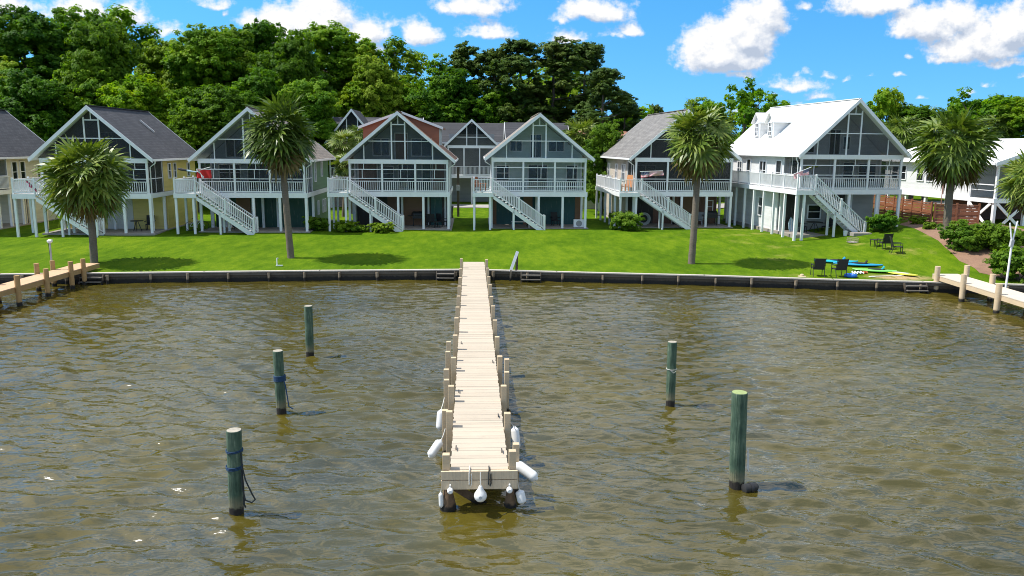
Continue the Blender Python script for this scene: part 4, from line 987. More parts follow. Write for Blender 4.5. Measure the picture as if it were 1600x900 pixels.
def leaves_mesh(name, C, N, S, material, rng, elong=1.5):
    n = len(C)
    N = N / (np.linalg.norm(N, axis=1, keepdims=True) + 1e-9)
    Rr = rng.normal(size=(n, 3)); T = np.cross(N, Rr); T /= (np.linalg.norm(T, axis=1, keepdims=True) + 1e-9); B = np.cross(N, T)
    S = S[:, None]; w = S * 0.5; l = S * 0.5 * elong
    fold = N * S * 0.12
    V = np.stack([C - T * l, C + B * w - fold, C + T * l, C - B * w - fold], 1).reshape(-1, 3)
    q = np.arange(4 * n, dtype=np.int32)
    me = bpy.data.meshes.new(name); me.vertices.add(4 * n); me.vertices.foreach_set('co', V.astype(np.float32).ravel())
    me.loops.add(4 * n); me.loops.foreach_set('vertex_index', q); me.polygons.add(n)
    me.polygons.foreach_set('loop_start', np.arange(0, 4 * n, 4, dtype=np.int32)); me.polygons.foreach_set('loop_total', np.full(n, 4, dtype=np.int32))
    me.update(calc_edges=True); me.materials.append(material)
    return me
def lump_cloud(rng, lobes, clumps, per, csz, lsz, up=0.35, squash=0.75):
    """lobes: list of (x, y, z, r). leaf clumps over the lobes' surfaces"""
    Cs, Ns, Ss = [], [], []
    for (x, y, z, r) in lobes:
        k = max(6, int(clumps * (r / 2.0) ** 1.7))
        d = rng.normal(size=(k, 3)); d[:, 2] = d[:, 2] * 0.9 + 0.15; d /= np.linalg.norm(d, axis=1, keepdims=True)
        rad = r * rng.uniform(0.55, 1.28, size=(k, 1))
        cc = np.array([x, y, z]) + d * rad * np.array([1, 1, squash])
        cs = csz * rng.uniform(0.55, 1.3, size=k)
        for i in range(k):
            m = max(8, int(per * cs[i] / csz))
            q = rng.normal(size=(m, 3)); q /= (np.linalg.norm(q, axis=1, keepdims=True) + 1e-9)
            q[:, 2] = q[:, 2] * 0.6 + 0.1
            pos = cc[i] + q * (rng.uniform(0.25, 1.0, size=(m, 1)) ** 0.6) * cs[i]
            nn = q * 0.7 + d[i] * 0.5 + np.array([-.15, -.1, up + .25]) + rng.normal(size=(m, 3)) * 0.38
            Cs.append(pos); Ns.append(nn); Ss.append(lsz * rng.uniform(0.65, 1.35, size=m))
    return np.concatenate(Cs), np.concatenate(Ns), np.concatenate(Ss)
def limb_mesh(H, r, crown0, lobes, rng, nb=7, lean=0.0):
    b = MB(); pts = []; rr = []
    for i in range(8):
        s = i / 7; pts.append((lean * s * s + 0.15 * math.sin(3 * s + r * 9), 0.12 * math.sin(4 * s + 1), -0.4 + s * H * .93)); rr.append(r * (1.15 - s * .95) + .02)
    b.tube(pts, rr, 9)
    for i in range(nb):
        L = lobes[int(rng.integers(len(lobes)))]; z0 = max(crown0 * .8, min(L[2] - 1.2, H * .85)); s = z0 / H
        st = Vector((lean * s * s, 0, z0)); e = Vector(L[:3])
        b.tube([st, st.lerp(e, .5) + Vector((0, 0, -.25)), e], [r * .45, r * .28, .04], 6)
    return b
def tree_proto(kind, seed):
    rng = np.random.default_rng(seed)
    if kind == 'broad':                      # 20 m, wide, many lobes
        H = 20.0; lobes = []
        for i in range(40):
            a = rng.uniform(0, 6.283); z = rng.uniform(6.0, 18.6); s = (z - 5) / 14
            R_ = 4.4 * math.sin(min(1, max(.12, 1 - abs(s - .42) * 1.15)) * 1.57) * rng.uniform(.35, 1)
            lobes.append((R_ * math.cos(a), R_ * math.sin(a), z, rng.uniform(.7, 2.3)))
        lobes += [(0, 0, 18.4, 1.5), (0, 0, 15, 2.6), (0, 0, 11, 3.0), (0.8, -.4, 8, 2.8)]
        C, N, S = lump_cloud(rng, lobes, 66, 46, .50, .215); tr = limb_mesh(H * .9, .34, 6, lobes, rng, 9)
    elif kind == 'lush':                     # dense, drops leaves low
        H = 17.0; lobes = []
        for i in range(44):
            a = rng.uniform(0, 6.283); z = rng.uniform(2.5, 15.6); s = (z - 2) / 14
            R_ = 4.6 * math.sin(min(1, max(.15, 1 - abs(s - .4) * 1.1)) * 1.57) * rng.uniform(.4, 1)
            lobes.append((R_ * math.cos(a), R_ * math.sin(a), z, rng.uniform(.7, 2.2)))
        lobes += [(0, 0, 15.3, 1.6), (0, 0, 11, 3), (0, 0, 6, 3.2)]
        C, N, S = lump_cloud(rng, lobes, 62, 44, .52, .215, up=.45); tr = limb_mesh(H * .85, .3, 3, lobes, rng, 6)
    elif kind == 'thin':                     # sparse feathery top with bare twigs
        H = 19.0; lobes = []
        for i in range(26):
            a = rng.uniform(0, 6.283); z = rng.uniform(5, 18.5); R_ = 3.1 * (1 - (z - 5) / 17) * rng.uniform(.4, 1.1)
            lobes.append((R_ * math.cos(a), R_ * math.sin(a), z, rng.uniform(.7, 1.4)))
        C, N, S = lump_cloud(rng, lobes, 24, 26, .6, .25); tr = limb_mesh(H, .24, 5, lobes, rng, 16)
    elif kind == 'pine':                     # tall, rounded, tufted plates
        H = 22.0; lobes = []
        for i in range(46):
            a = rng.uniform(0, 6.283); z = rng.uniform(6.5, 21); s = (z - 6.5) / 14.5
            R_ = (4.6 * (1 - max(0, s - .5) * 1.35)) * rng.uniform(.35, 1)
            lobes.append((R_ * math.cos(a), R_ * math.sin(a), z, rng.uniform(.85, 1.45)))
        lobes += [(0, 0, 20.6, 1.1), (0.3, 0, 18.5, 1.6)]
        C, N, S = lump_cloud(rng, lobes, 40, 44, .46, .22, up=.6, squash=.55); tr = limb_mesh(H * .95, .33, 7, lobes, rng, 18)
    elif kind == 'small':                    # small open crown on a visible stem
        H = 9.0; lobes = []
        for i in range(18):
            a = rng.uniform(0, 6.283); z = rng.uniform(3.2, 8.2); R_ = 2.6 * math.sin(min(1, max(.2, 1 - abs((z - 3) / 5.5 - .5) * 1.2)) * 1.57) * rng.uniform(.3, 1)
            lobes.append((R_ * math.cos(a), R_ * math.sin(a), z, rng.uniform(.75, 1.25)))
        C, N, S = lump_cloud(rng, lobes, 34, 40, .5, .22); tr = limb_mesh(H * .85, .17, 2.5, lobes, rng, 10)
    return leaves_mesh('crown_mesh', C, N, S, None, rng), tr, H
PROTO = {}
def tree(kind, seed, px, top, y, width, label, leaf=LEAF, rz=None, group=None):
    """a tree whose crown top stands at the given sight line, y metres out"""
    key = (kind, seed, leaf.name)
    if key not in PROTO:
        me, tr, H = tree_proto(kind, seed); me.materials.clear(); me.materials.append(leaf); PROTO[key] = (me, tr, H, None)
    me, tr, H, tme = PROTO[key]
    p = at_depth(px, top, y); zb = float(lawn_z(p.x, y)); sc = (p.z - zb) / H
    wsc = width / ({'broad': 11.5, 'lush': 11.5, 'thin': 8.0, 'pine': 10.5, 'small': 7.0}[kind])
    t = thing({'pine': 'pine_tree', 'thin': 'slender_tree'}.get(kind, 'broadleaf_tree'), label, 'tree', (p.x, y, zb), random.uniform(0, 6.28) if rz is None else rz, group)
    t.scale = (wsc, wsc, sc)
    o = bpy.data.objects.new('crown', me); COL.objects.link(o); o.parent = t
    if tme is None:
        ob = tr.build('trunk', BARK, t, smooth=True); PROTO[key] = (me, tr, H, ob.data)
    else:
        ob = bpy.data.objects.new('trunk', tme); COL.objects.link(ob); ob.parent = t
    return t
G1 = 'tall trees behind the houses'
# back rank: px, top row, distance, width, kind, seed, label
TREES = [
 (-60, 10, 92, 12, 'broad', 1, LEAF, 'tall dark oak at the frame edge behind the cream house, only its inner half showing'),
 (30, 4, 88, 13, 'broad', 2, LEAF, 'tallest dark oak, its rounded top nearly touching the frame above the cream house'),
 (115, 6, 94, 12, 'broad', 3, LEAF, 'tall dark oak under the small cloud, above the peak of the yellow house'),
 (150, 28, 86, 10, 'lush', 4, LEAF_Y, 'yellower dense tree in front of the tallest oaks, above the ridge of the yellow house'),
 (182, 14, 98, 9, 'thin', 5, LEAF, 'slender tree with a thin tip poking out over the oaks above the yellow house'),
 (222, 40, 100, 8, 'thin', 6, LEAF, 'lower slender tree with airy twigs in the dip left of the small white cloud'),
 (262, 56, 96, 11, 'lush', 7, LEAF_Y, 'light green low-topped tree below the smallest white cloud above the yellow house roof'),
 (310, 42, 92, 11, 'broad', 1, LEAF, 'broad dark oak behind the gap between the yellow house and the green house'),
 (372, 40, 96, 11, 'broad', 8, LEAF_Y, 'light green rounded oak just behind the tall palm of the green house'),
 (405, 26, 100, 11, 'broad', 2, LEAF, 'dark oak behind the top of the tall palm, overlapping the big cloud'),
 (452, 52, 90, 9, 'lush', 9, LEAF_Y, 'mid green dense tree between the tall leaning palm crown and the dark round oak'),
 (515, 33, 88, 12.5, 'broad', 3, LEAF, 'big dark round oak standing against the large white cloud'),
 (566, 62, 96, 9, 'lush', 4, LEAF, 'dark dense tree on the shoulder of the big round oak below the large cloud'),
 (588, 84, 92, 8, 'lush', 7, LEAF_Y, 'yellow green tree in the notch beside the big round oak'),
 (615, 62, 104, 7.5, 'thin', 5, LEAF_Y, 'airy half bare tree with thin pale twigs below the round lone cloud'),
 (650, 80, 98, 8, 'thin', 6, LEAF_Y, 'thin greyish tree behind the ridge of the house with red dormers'),
 (682, 80, 102, 8.5, 'thin', 10, LEAF, 'slender tree beside the dark pine, behind the red dormers'),
 (725, 64, 94, 8.5, 'pine', 11, LEAF_P, 'narrow dark pine with a pointed tip behind the grey back house'),
 (700, 110, 88, 9, 'lush', 9, LEAF, 'low dense dark tree right behind the grey back house'),
 (772, 70, 98, 9, 'pine', 12, LEAF_P, 'pine on the left flank of the great pine, above the back house'),
 (812, 57, 92, 10.5, 'pine', 13, LEAF_P, 'rounded pine making the left half of the great pine group'),
 (868, 55, 90, 11, 'pine', 11, LEAF_P, 'broadest pine in the middle of the great group, behind the pale teal house'),
 (915, 60, 94, 10, 'pine', 12, LEAF_P, 'pine making the right shoulder of the great group above the background palm'),
 (945, 104, 88, 8.5, 'pine', 13, LEAF_P, 'lower pine stepping down at the right end of the great group'),
 (978, 146, 92, 7.5, 'pine', 11, LEAF_P, 'short dark pine ending the great group beside the grey roof'),
 (785, 130, 84, 8.5, 'lush', 4, LEAF, 'low leafy tree under the great pines behind the dark roofed back house'),
 (860, 150, 83, 8, 'lush', 7, LEAF, 'low bushy tree behind the peak of the pale teal house'),
 (1025, 160, 120, 4.2, 'pine', 12, LEAF_P, 'tiny far pine tip just above the grey roof of the beige house'),
 (1165, 127, 84, 8.5, 'small', 14, LEAF, 'open crowned tree between the palm and the white metal roof'),
 (1205, 160, 92, 7, 'small', 15, LEAF, 'small tree peeping over the left end of the white metal roof'),
 (1105, 155, 92, 8, 'lush', 9, LEAF_Y, 'tree behind the palm in front of the beige house'),
 (1390, 141, 88, 6.2, 'small', 15, LEAF, 'upright small tree standing alone beyond the peak of the white metal roof'),
 (1437, 162, 86, 9, 'lush', 4, LEAF_Y, 'yellow green bushy tree behind the low white house near the leaning small tree'),
 (1500, 158, 96, 9, 'lush', 7, LEAF_Y, 'yellow green bushy tree directly behind the bank palm crown'),
 (1535, 143, 90, 8.5, 'small', 14, LEAF, 'dark open tree just past the bank palm above the low white roof'),
 (1572, 150, 86, 9, 'small', 15, LEAF, 'dark open tree near the frame edge above the low white roof'),
 (1612, 152, 84, 10, 'lush', 9, LEAF_Y, 'dense light tree cut by the frame edge above the low white roof'),
 (1350, 178, 100, 8, 'lush', 7, LEAF, 'low tree mostly hidden behind the white metal roof peak'),
 (1470, 175, 108, 9, 'lush', 4, LEAF, 'far low tree between the bank palm and the upright small tree'),
 # nearer, lower rank
 (45, 112, 80, 9, 'lush', 9, LEAF, 'low dark bushy tree behind the ridge of the cream house'),
 (330, 128, 78, 8.5, 'lush', 7, LEAF_Y, 'bright low tree filling the gap between the yellow and green houses'),
 (300, 165, 75, 5.5, 'lush', 4, LEAF_Y, 'lowest bright bush-like tree right at the back of the yellow house'),
 (215, 118, 80, 9, 'lush', 9, LEAF, 'low dark tree behind the middle of the charcoal ridge of the yellow house'),
 (475, 122, 82, 8, 'lush', 4, LEAF, 'shadowy low tree between the tall palm and the pinkish back gable'),
 (505, 150, 78, 5, 'lush', 7, LEAF_Y, 'light green low tree just off the tall palm crown, above the taupe roof'),
 (640, 120, 96, 9, 'lush', 9, LEAF, 'shadowy low tree behind the house with red dormers'),
 (560, 120, 98, 9, 'lush', 7, LEAF, 'shadowy low tree behind the pinkish back gable'),
 (945, 190, 76, 4.5, 'lush', 4, LEAF_Y, 'light green bush-like tree next to the background palm by the grey roof'),
 (395, 110, 84, 8.5, 'lush', 9, LEAF, 'dark low tree straight behind the tall palm'),
 (130, 80, 84, 9, 'lush', 7, LEAF, 'mid height tree behind the peak of the yellow house, under the tall oaks'),
 (-30, 90, 82, 10, 'lush', 4, LEAF, 'low tree at the frame edge behind the cream house'),
]
for (px, top, y, wd, kind, seed, leaf, lab) in TREES:
    if 500 < px < 935: y, wd = max(y, 101 + (px % 7)), wd * max(1, 101 / y)
    tree(kind, seed, px, top, y, wd, lab, leaf, group=G1)

# far wood that closes the view between the trunks
rng = np.random.default_rng(77); lobes = []
for i in range(420):
    x = rng.uniform(-95, 18); y = rng.uniform(108, 120); h = 13.0 + 3 * math.sin(x * .17) + rng.uniform(-2, 1.5)
    if x > 8: h *= .62
    z = 1.5 + rng.uniform(0.02, 1) * h; lobes.append((x, y, z, rng.uniform(1.6, 3.0)))
for i in range(190):
    x = rng.uniform(18, 110); y = rng.uniform(112, 124); h = 7.0 + 1.5 * math.sin(x * .21) + rng.uniform(-1.5, .5)
    z = 1.5 + rng.uniform(0.02, 1) * h; lobes.append((x, y, z, rng.uniform(1.3, 2.4)))
C, N, S = lump_cloud(rng, lobes, 13, 20, 1.1, .62)
wood = bpy.data.objects.new('woods', leaves_mesh('woods', C, N, S, LEAF, rng)); COL.objects.link(wood); tag(wood, 'dark mass of far woodland closing the view behind the houses', kind='stuff')

# ------------------------------------------------------------------ palms
def palm(px, base_py, crown_px, crown_py, rad, trunk_r, label, y=None, nf=58, name='palm_tree', seed=0, group='cabbage palms', droop=1.0, ground=None):
    rn = random.Random(seed * 13 + 5)
    b0 = on_ground(px, base_py) if y is None else Vector((at_depth(px, 300, y).x, y, float(lawn_z(at_depth(px, 300, y).x, y))))
    top = at_depth(crown_px, crown_py, b0.y); c = Vector((top.x - b0.x, 0, top.z - b0.z))
    hub = c + Vector((0, 0, -rad * .06))
    t = thing(name, label, 'palm', b0, 0, group)
    tb = MB(); n = 26; pts = []; rr = []
    for i in range(n + 1):
        s = i / n; bend = math.sin(s * 3.14) * .06 * hub.z * (.4 if seed % 2 else -.3)
        pts.append((hub.x * s + bend * .25, .05 * math.sin(s * 3), -.3 + (hub.z + .3) * s)); rr.append(trunk_r * (1.18 if i == 0 else 1.06 - .22 * s) * (1 + .035 * math.sin(i * 2.4) + rn.uniform(-.02, .02)))
    tb.tube(pts, rr, 14); tb.build('trunk', PBARK, t, smooth=True)
    fr, dd = MB(), MB()
    def frond(az, el, dead):
        b = dd if dead else fr
        d0 = Vector((math.cos(az) * math.cos(el), math.sin(az) * math.cos(el), math.sin(el)))
        pl = rad * rn.uniform(.32, .54) * (1.0 if el > -.2 else 1.12); pts = []; q = hub + Vector((0, 0, rn.uniform(-.15, .2) * rad * .5)); d = d0.copy()
        for i in range(5):
            pts.append(q.copy()); q = q + d * (pl / 4); d = (d + Vector((0, 0, -.03 * droop * (1.3 if dead else 1)))).normalized()
        b.tube(pts, [.022, .02, .018, .016, .012], 4, mi=0)
        tip = pts[-1]; side = d.cross(Vector((0, 0, 1)));
        if side.length < .1: side = Vector((1, 0, 0))
        side.normalize(); up = side.cross(d).normalized(); tau = rn.uniform(.15, 1.05); d, up = (d * math.cos(tau) - up * math.sin(tau)).normalized(), (up * math.cos(tau) + d * math.sin(tau)).normalized(); roll = rn.uniform(-.7, .7)
        side, up = side * math.cos(roll) + up * math.sin(roll), up * math.cos(roll) - side * math.sin(roll)
        ns = 15; sl = rad * rn.uniform(.46, .62)
        for k in range(ns):
            a = (k / (ns - 1) - .5) * R(235); ln = sl * (.62 + .38 * math.cos(a * .62)) * rn.uniform(.88, 1.08)
            dir_ = (d * math.cos(a) + side * math.sin(a) + up * (.10 + .30 * abs(math.sin(a * .5)))).normalized(); wv = (dir_.cross(up).normalized() + up * (.35 if k % 2 else -.35)).normalized(); w0 = .036 * rad / 2.2 + .010
            o = len(b.v); qq = tip.copy(); dq = dir_.copy(); segs = 5
            for i in range(segs + 1):
                s = i / segs; ww = ln * math.tan(R(235) / (ns - 1) / 2) * (s * .92 + .02 if s <= .5 else .46 * ((1 - s) * 2) ** 1.1) * (.72 if s > .6 else 1) + .004
                b.v.append(tuple(qq + wv * ww)); b.v.append(tuple(qq - wv * ww)); qq = qq + dq * (ln / segs)
                dq = (dq + Vector((0, 0, -1)) * (.03 + .62 * s * s * (1.6 if dead else 1.0)) * droop).normalized()
            for i in range(segs):
                b.f.append((o + 2 * i, o + 2 * i + 1, o + 2 * i + 3, o + 2 * i + 2)); b.mi.append(0)
    for i in range(nf):
        s = (i + .5) / nf; el = math.asin(max(-.97, min(.98, .97 - 1.86 * s ** 1.0))) + rn.uniform(-.1, .1)
        frond(i * 2.39996 + rn.uniform(-.2, .2), el, False)
    for i in range(22): frond(rn.uniform(0, 6.28), rn.uniform(-1.4, -.8), True)
    fr.build('crown', PALM_L, t); dd.build('dead_fronds', PALM_D, t)
    # old leaf bases under the crown
    bt = MB()
    for i in range(40):
        a = i * 2.4; z = hub.z - .1 - rn.uniform(0, .8); s = z / hub.z; x0 = hub.x * s
        p0 = Vector((x0 + math.cos(a) * trunk_r * .8, math.sin(a) * trunk_r * .8, z)); bt.bar(p0, p0 + Vector((math.cos(a) * .16, math.sin(a) * .16, .28)), .07, .03)
    bt.build('leaf_base', PBARK, t)
    return t
palm(147, 410, 135, 272, 2.75, .21, 'short thick palm with a full round crown beside the tan dock', seed=1, nf=72)
palm(455, 403, 438, 206, 2.62, .20, 'tall leaning palm with a pale green crown in front of the sage green house', seed=2, nf=68)
palm(1080, 412, 1093, 212, 2.5, .20, 'tall straight palm on the open lawn in front of the beige house', seed=3, nf=60, droop=1.15)
palm(1478, 374, 1493, 220, 2.85, .24, 'palm on the mulch bank in front of the low white house', seed=4, nf=60, droop=1.1)
palm(1640, 400, 1612, 280, 2.0, .20, 'palm cut off by the frame edge beside the low white house', seed=5, nf=44)
palm(908, 300, 910, 214, 2.5, .2, 'background palm with yellow green fronds between the pale teal and beige houses', y=79, seed=6, nf=46, group='background palms')
palm(548, 300, 537, 222, 1.7, .17, 'small background palm nearest the pinkish back gable, its crown lower down', y=74, seed=7, nf=36, group='background palms')
palm(556, 300, 563, 212, 1.5, .17, 'small background palm whose crown stands highest before the pinkish back gable', y=78, seed=8, nf=36, group='background palms')
palm(535, 300, 540, 255, 1.5, .16, 'small low background palm close behind the corner of the green house', y=71, seed=9, nf=34, group='background palms')
palm(1415, 300, 1412, 205, 2.7, .2, 'background palm right behind the rake of the white metal roof', y=80, seed=10, nf=44, group='background palms')
palm(1445, 300, 1440, 198, 2.5, .2, 'background palm between the white roofed house and the bank palm', y=86, seed=11, nf=44, group='background palms')
palm(1545, 300, 1550, 200, 2.6, .2, 'background palm showing past the far edge of the bank palm above the low white roof', y=84, seed=12, nf=44, group='background palms')

# ------------------------------------------------------------------ shrubs
def shrub(px, py, w, h, label, leaf=LEAF_B, seed=0, group='shrubs by the houses', y=None, lsz=.11):
    rng = np.random.default_rng(500 + seed); p = on_ground(px, py)
    lobes = [(rng.uniform(-.5, .5) * w * .75, rng.uniform(-.4, .4) * w * .7, h * rng.uniform(.3, .72), rng.uniform(.24, .36) * min(w, h * 1.5)) for _ in range(14)]
    C, N, S = lump_cloud(rng, lobes, 110, 34, .17 * min(1.4, max(.7, h)), lsz, up=.4); C[:, 2] = np.maximum(C[:, 2], .03)
    t = thing('shrub', label, 'shrub', p, 0, group)
    o = bpy.data.objects.new('foliage', leaves_mesh('foliage', C, N, S, leaf, rng)); COL.objects.link(o); o.parent = t
    b = MB()
    for i in range(5): b.tube([(0, 0, -.1), (lobes[i][0] * .5, lobes[i][1] * .5, lobes[i][2] * .5), lobes[i][:3]], [.03, .02, .01], 5)
    b.build('stems', BARK, t, smooth=True)
    return t
shrub(1522, 382, 3.3, 1.7, 'large rounded bush on the mulch bank just past the bank palm', seed=1)
shrub(1560, 384, 2.6, 1.5, 'bush between the two large rounded ones on the mulch bank', seed=2)
shrub(1594, 408, 2.4, 1.9, 'large bush at the frame edge nearest the pale side dock', seed=3)
shrub(1382, 360, 1.9, 1.15, 'dark rounded shrub at the foot of the white roofed house beside the shaded fence', LEAF, seed=4)
shrub(492, 360, 1.5, 1.1, 'leafy shrub at the wall corner of the sage green house', seed=5)
shrub(540, 362, 1.5, .8, 'low hedge shrub under the landing of the house with red dormers', LEAF_Y, seed=6)
shrub(570, 362, 1.8, .62, 'low hedge shrub under the upper half of the stair of the house with red dormers', seed=7)
shrub(600, 363, 1.8, .70, 'low hedge shrub under the lower half of the stair of the house with red dormers', LEAF_Y, seed=8)
shrub(978, 360, 1.9, 1.5, 'light green shrub under the deck corner of the beige house', LEAF_B, seed=9)
shrub(968, 352, 1.3, 1.2, 'smaller shrub behind the light one below the beige house deck', LEAF_B, seed=10)
shrub(1432, 352, .9, .7, 'small flowering plant at the foot of the shaded fence', LEAF_Y, seed=11, lsz=.09)
shrub(1452, 360, .7, .6, 'small low plant between the bank palm and the sunlit fence', LEAF_B, seed=12, lsz=.09)
shrub(1192, 350, .9, 1.1, 'spiky green plant under the long deck of the white roofed house', LEAF_B, seed=13)
# ------------------------------------------------------------------ small things on the lawn
SLING = mat('black_sling_fabric', color=(.022, .022, .024), rough=.75)
def chair(px, py, rz, label):
    p = on_ground(px, py); t = thing('lawn_chair', label, 'chair', p, rz, 'black sling chairs on the lawn')
    MB().prism([(-.27, -.26, .42), (.27, -.26, .42), (.27, .24, .38), (-.27, .24, .38)], (0, 0, .03)).build('seat', SLING, t)
    MB().prism([(-.27, .24, .40), (.27, .24, .40), (.27, .42, 1.02), (-.27, .42, 1.02)], (0, .03, 0)).build('backrest', SLING, t)
    for sx in (-1, 1):
        x = sx * .30
        MB().tube([(x, -.27, 0), (x, -.25, .62)], .02, 6).build('leg', DARK, t); MB().tube([(x, .38, 0), (x, .24, .40), (x, .42, 1.04)], .02, 6).build('leg', DARK, t)
        MB().box(x - .03, x + .03, -.27, .34, .62, .65).build('armrest', DARK, t)
    MB().box(-.3, .3, -.25, -.21, .38, .42).build('crossbar', DARK, t)
chair(1277, 431, R(172), 'black sling chair by the seawall, the one farther from the green kayak')
chair(1310, 432, R(184), 'black sling chair by the seawall, the one right beside the blue kayaks and float')
chair(1381, 385, R(190), 'black sling chair on the upper lawn next to the small black table')
chair(1402, 384, R(75), 'black sling chair turned sideways on the upper lawn, beyond the other one')
p = on_ground(1367, 384); t = thing('side_table', 'small black side table beside the chair on the upper lawn', 'table', p, .2)
MB().box(-.24, .24, -.24, .24, .42, .46).build('table_top', SLING, t)
for a in (-1, 1):
    for c in (-1, 1): MB().bar((a * .2, c * .2, 0), (a * .2, c * .2, .42), .035).build('leg', DARK, t)
def kayak(px, py, L, wd, h, rz, m, label, name='kayak', cat='kayak', board=False, seatm=None):
    p = on_ground(px, py); t = thing(name, label, cat, (p.x, p.y, p.z + .01), rz, 'kayaks and boards lying by the seawall')
    n = 26; k = 16; b = MB(); vs = []; fs = []
    for i in range(n + 1):
        s = i / n; w = wd / 2 * max(.03, math.sin(math.pi * min(max(s, .004), .996)) ** (.62 if not board else .5)); sheer = .10 * (2 * s - 1) ** 2 * h / .3
        for j in range(k):
            a = 2 * math.pi * j / k; yy = w * math.cos(a); zz = h * (.5 + .5 * math.sin(a) * (.9 if math.sin(a) < 0 else .75)) * (.35 + .65 * math.sin(math.pi * min(max(s, .05), .95)) ** .5) + sheer
            vs.append(((s - .5) * L, yy, zz))
    for i in range(n):
        for j in range(k): fs.append((i * k + j, i * k + (j + 1) % k, (i + 1) * k + (j + 1) % k, (i + 1) * k + j))
    fs += [tuple(range(k))[::-1], tuple(n * k + j for j in range(k))]
    b.add(vs, fs); b.build('hull', m, t, smooth=True)
    if not board:
        c = MB(); pts = []
        for q in range(25):
            a = 2 * math.pi * q / 24; pts.append((-.1 + .42 * math.cos(a), .20 * math.sin(a), h * .93))
        c.tube(pts, .022, 6, cap=False); c.build('cockpit_rim', DARK, t, smooth=True)
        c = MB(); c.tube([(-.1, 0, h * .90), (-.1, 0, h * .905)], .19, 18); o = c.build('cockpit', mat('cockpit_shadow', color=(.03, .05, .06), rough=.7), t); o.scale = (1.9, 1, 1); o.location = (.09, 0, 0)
        MB().bar((-.38, 0, h * .85), (-.50, 0, h + .16), .30, .05).build('seat', seatm or SLING, t)
    else:
        c = MB(); c.box(-.5, .35, -.16, .16, h * .88, h * .90 + .012); c.build('foot_pad', seatm or SLING, t, bevel=.03)
    return t
K_BLUE = painted('blue_plastic', (.015, .27, .52), .35, .08, dirt_amt=.1); K_TURQ = painted('turquoise_plastic', (.02, .42, .55), .35, .08, dirt_amt=.1); K_GREEN = painted('lime_plastic', (.20, .58, .12), .35, .06, dirt_amt=.1)
K_YEL = painted('yellow_plastic', (.66, .68, .06), .35, .06, dirt_amt=.1); K_ROYAL = painted('royal_blue_plastic', (.01, .14, .55), .35, .06, dirt_amt=.1)
kayak(1306, 411, 2.5, .62, .20, R(172), K_TURQ, 'turquoise kayak behind the two seawall chairs', seatm=K_BLUE)
kayak(1340, 416, 2.7, .66, .20, R(165), K_BLUE, 'blue kayak with a black seat between the turquoise kayak and the green one')
kayak(1366, 425, 2.3, .78, .18, R(162), K_GREEN, 'lime green kayak between the blue kayak and the yellow board', seatm=K_TURQ)
kayak(1405, 429, 2.0, .68, .12, R(132), K_YEL, 'yellow board lying flat nearest the pale side dock', name='paddle_board', cat='board', board=True, seatm=painted('pale_pad', (.6, .6, .5)))
# float, paddle, cloth
p = on_ground(1329, 433); t = thing('pool_float', 'small royal blue float lying on the grass beside the chair', 'float', p, .4)
b = MB(); b.tube([(.26 * math.cos(a * R(15)), .26 * math.sin(a * R(15)), .09) for a in range(25)], .09, 10, cap=False); b.build('ring', K_ROYAL, t, smooth=True)
MB().tube([(.0, 0, .04), (0, 0, .07)], .22, 16).build('base', K_BLUE, t)
p = on_ground(1385, 432); t = thing('paddle', 'long white kayak paddle lying on the grass below the green kayak', 'paddle', p, R(14))
MB().tube([(-.7, 0, .03), (.7, 0, .03)], .02, 8).build('shaft', WHITE, t, smooth=True)
for sx in (-1, 1): MB().prism([(sx * .68, -.04, .025), (sx * .85, -.10, .025), (sx * 1.08, -.07, .025), (sx * 1.1, .05, .025), (sx * .85, .09, .025), (sx * .68, .04, .025)], (0, 0, .02)).build('blade', WHITE, t)
p = on_ground(1340, 428); t = thing('towel', 'crumpled orange and white towel beside the blue float', 'towel', p, .3)
rng = np.random.default_rng(5)
def cloth(name, sx, sy, m, par, h=.05):
    n = 12; vs = []; fs = []
    for j in range(n + 1):
        for i in range(n + 1):
            u, v = i / n - .5, j / n - .5; vs.append((u * sx, v * sy, .02 + h * (.5 + .5 * math.sin(u * 17 + v * 6)) * (.5 + .5 * math.sin(v * 13 - u * 4 + 1))))
    for j in range(n):
        for i in range(n): a = j * (n + 1) + i; fs.append((a, a + 1, a + n + 2, a + n + 1))
    b = MB(); b.add(vs, fs); o = b.build(name, m, par, smooth=True); s = o.modifiers.new('thick', 'SOLIDIFY'); s.thickness = .012; return o
cloth('cloth', .6, .34, WHITE, t, .14); o = cloth('stripe', .3, .2, painted('orange_cloth', (.55, .16, .04), .8), t, .14); o.location = (.42, -.05, .01)
p = on_ground(1253, 432); t = thing('straw_hat', 'pale straw hat lying on the grass before the chairs by the seawall', 'hat', p, 0)
b = MB(); b.tube([(0, 0, .0), (0, 0, .02), (0, 0, .03), (0, 0, .12), (0, 0, .14)], [.22, .22, .11, .10, .06], 18); b.build('brim', painted('straw', (.55, .45, .28), .8), t, smooth=True)
p = on_ground(1332, 379); t = thing('fire_ring', 'rusty wire fire ring on the lawn before the stair of the white roofed house', 'fire ring', p, 0)
b = MB()
for z in (.05, .18, .30): b.tube([(.36 * math.cos(a * R(15)), .36 * math.sin(a * R(15)), z) for a in range(25)], .012, 6, cap=False)
for a in range(8): b.tube([(.36 * math.cos(a * .785), .36 * math.sin(a * .785), 0), (.36 * math.cos(a * .785), .36 * math.sin(a * .785), .3)], .01, 5)
b.build('hoop', painted('rust', (.35, .28, .22), .8), t, smooth=True)
MB().tube([(0, 0, .01), (0, 0, .05)], .3, 16).build('ash_bed', painted('ash', (.34, .33, .31), .9), t)
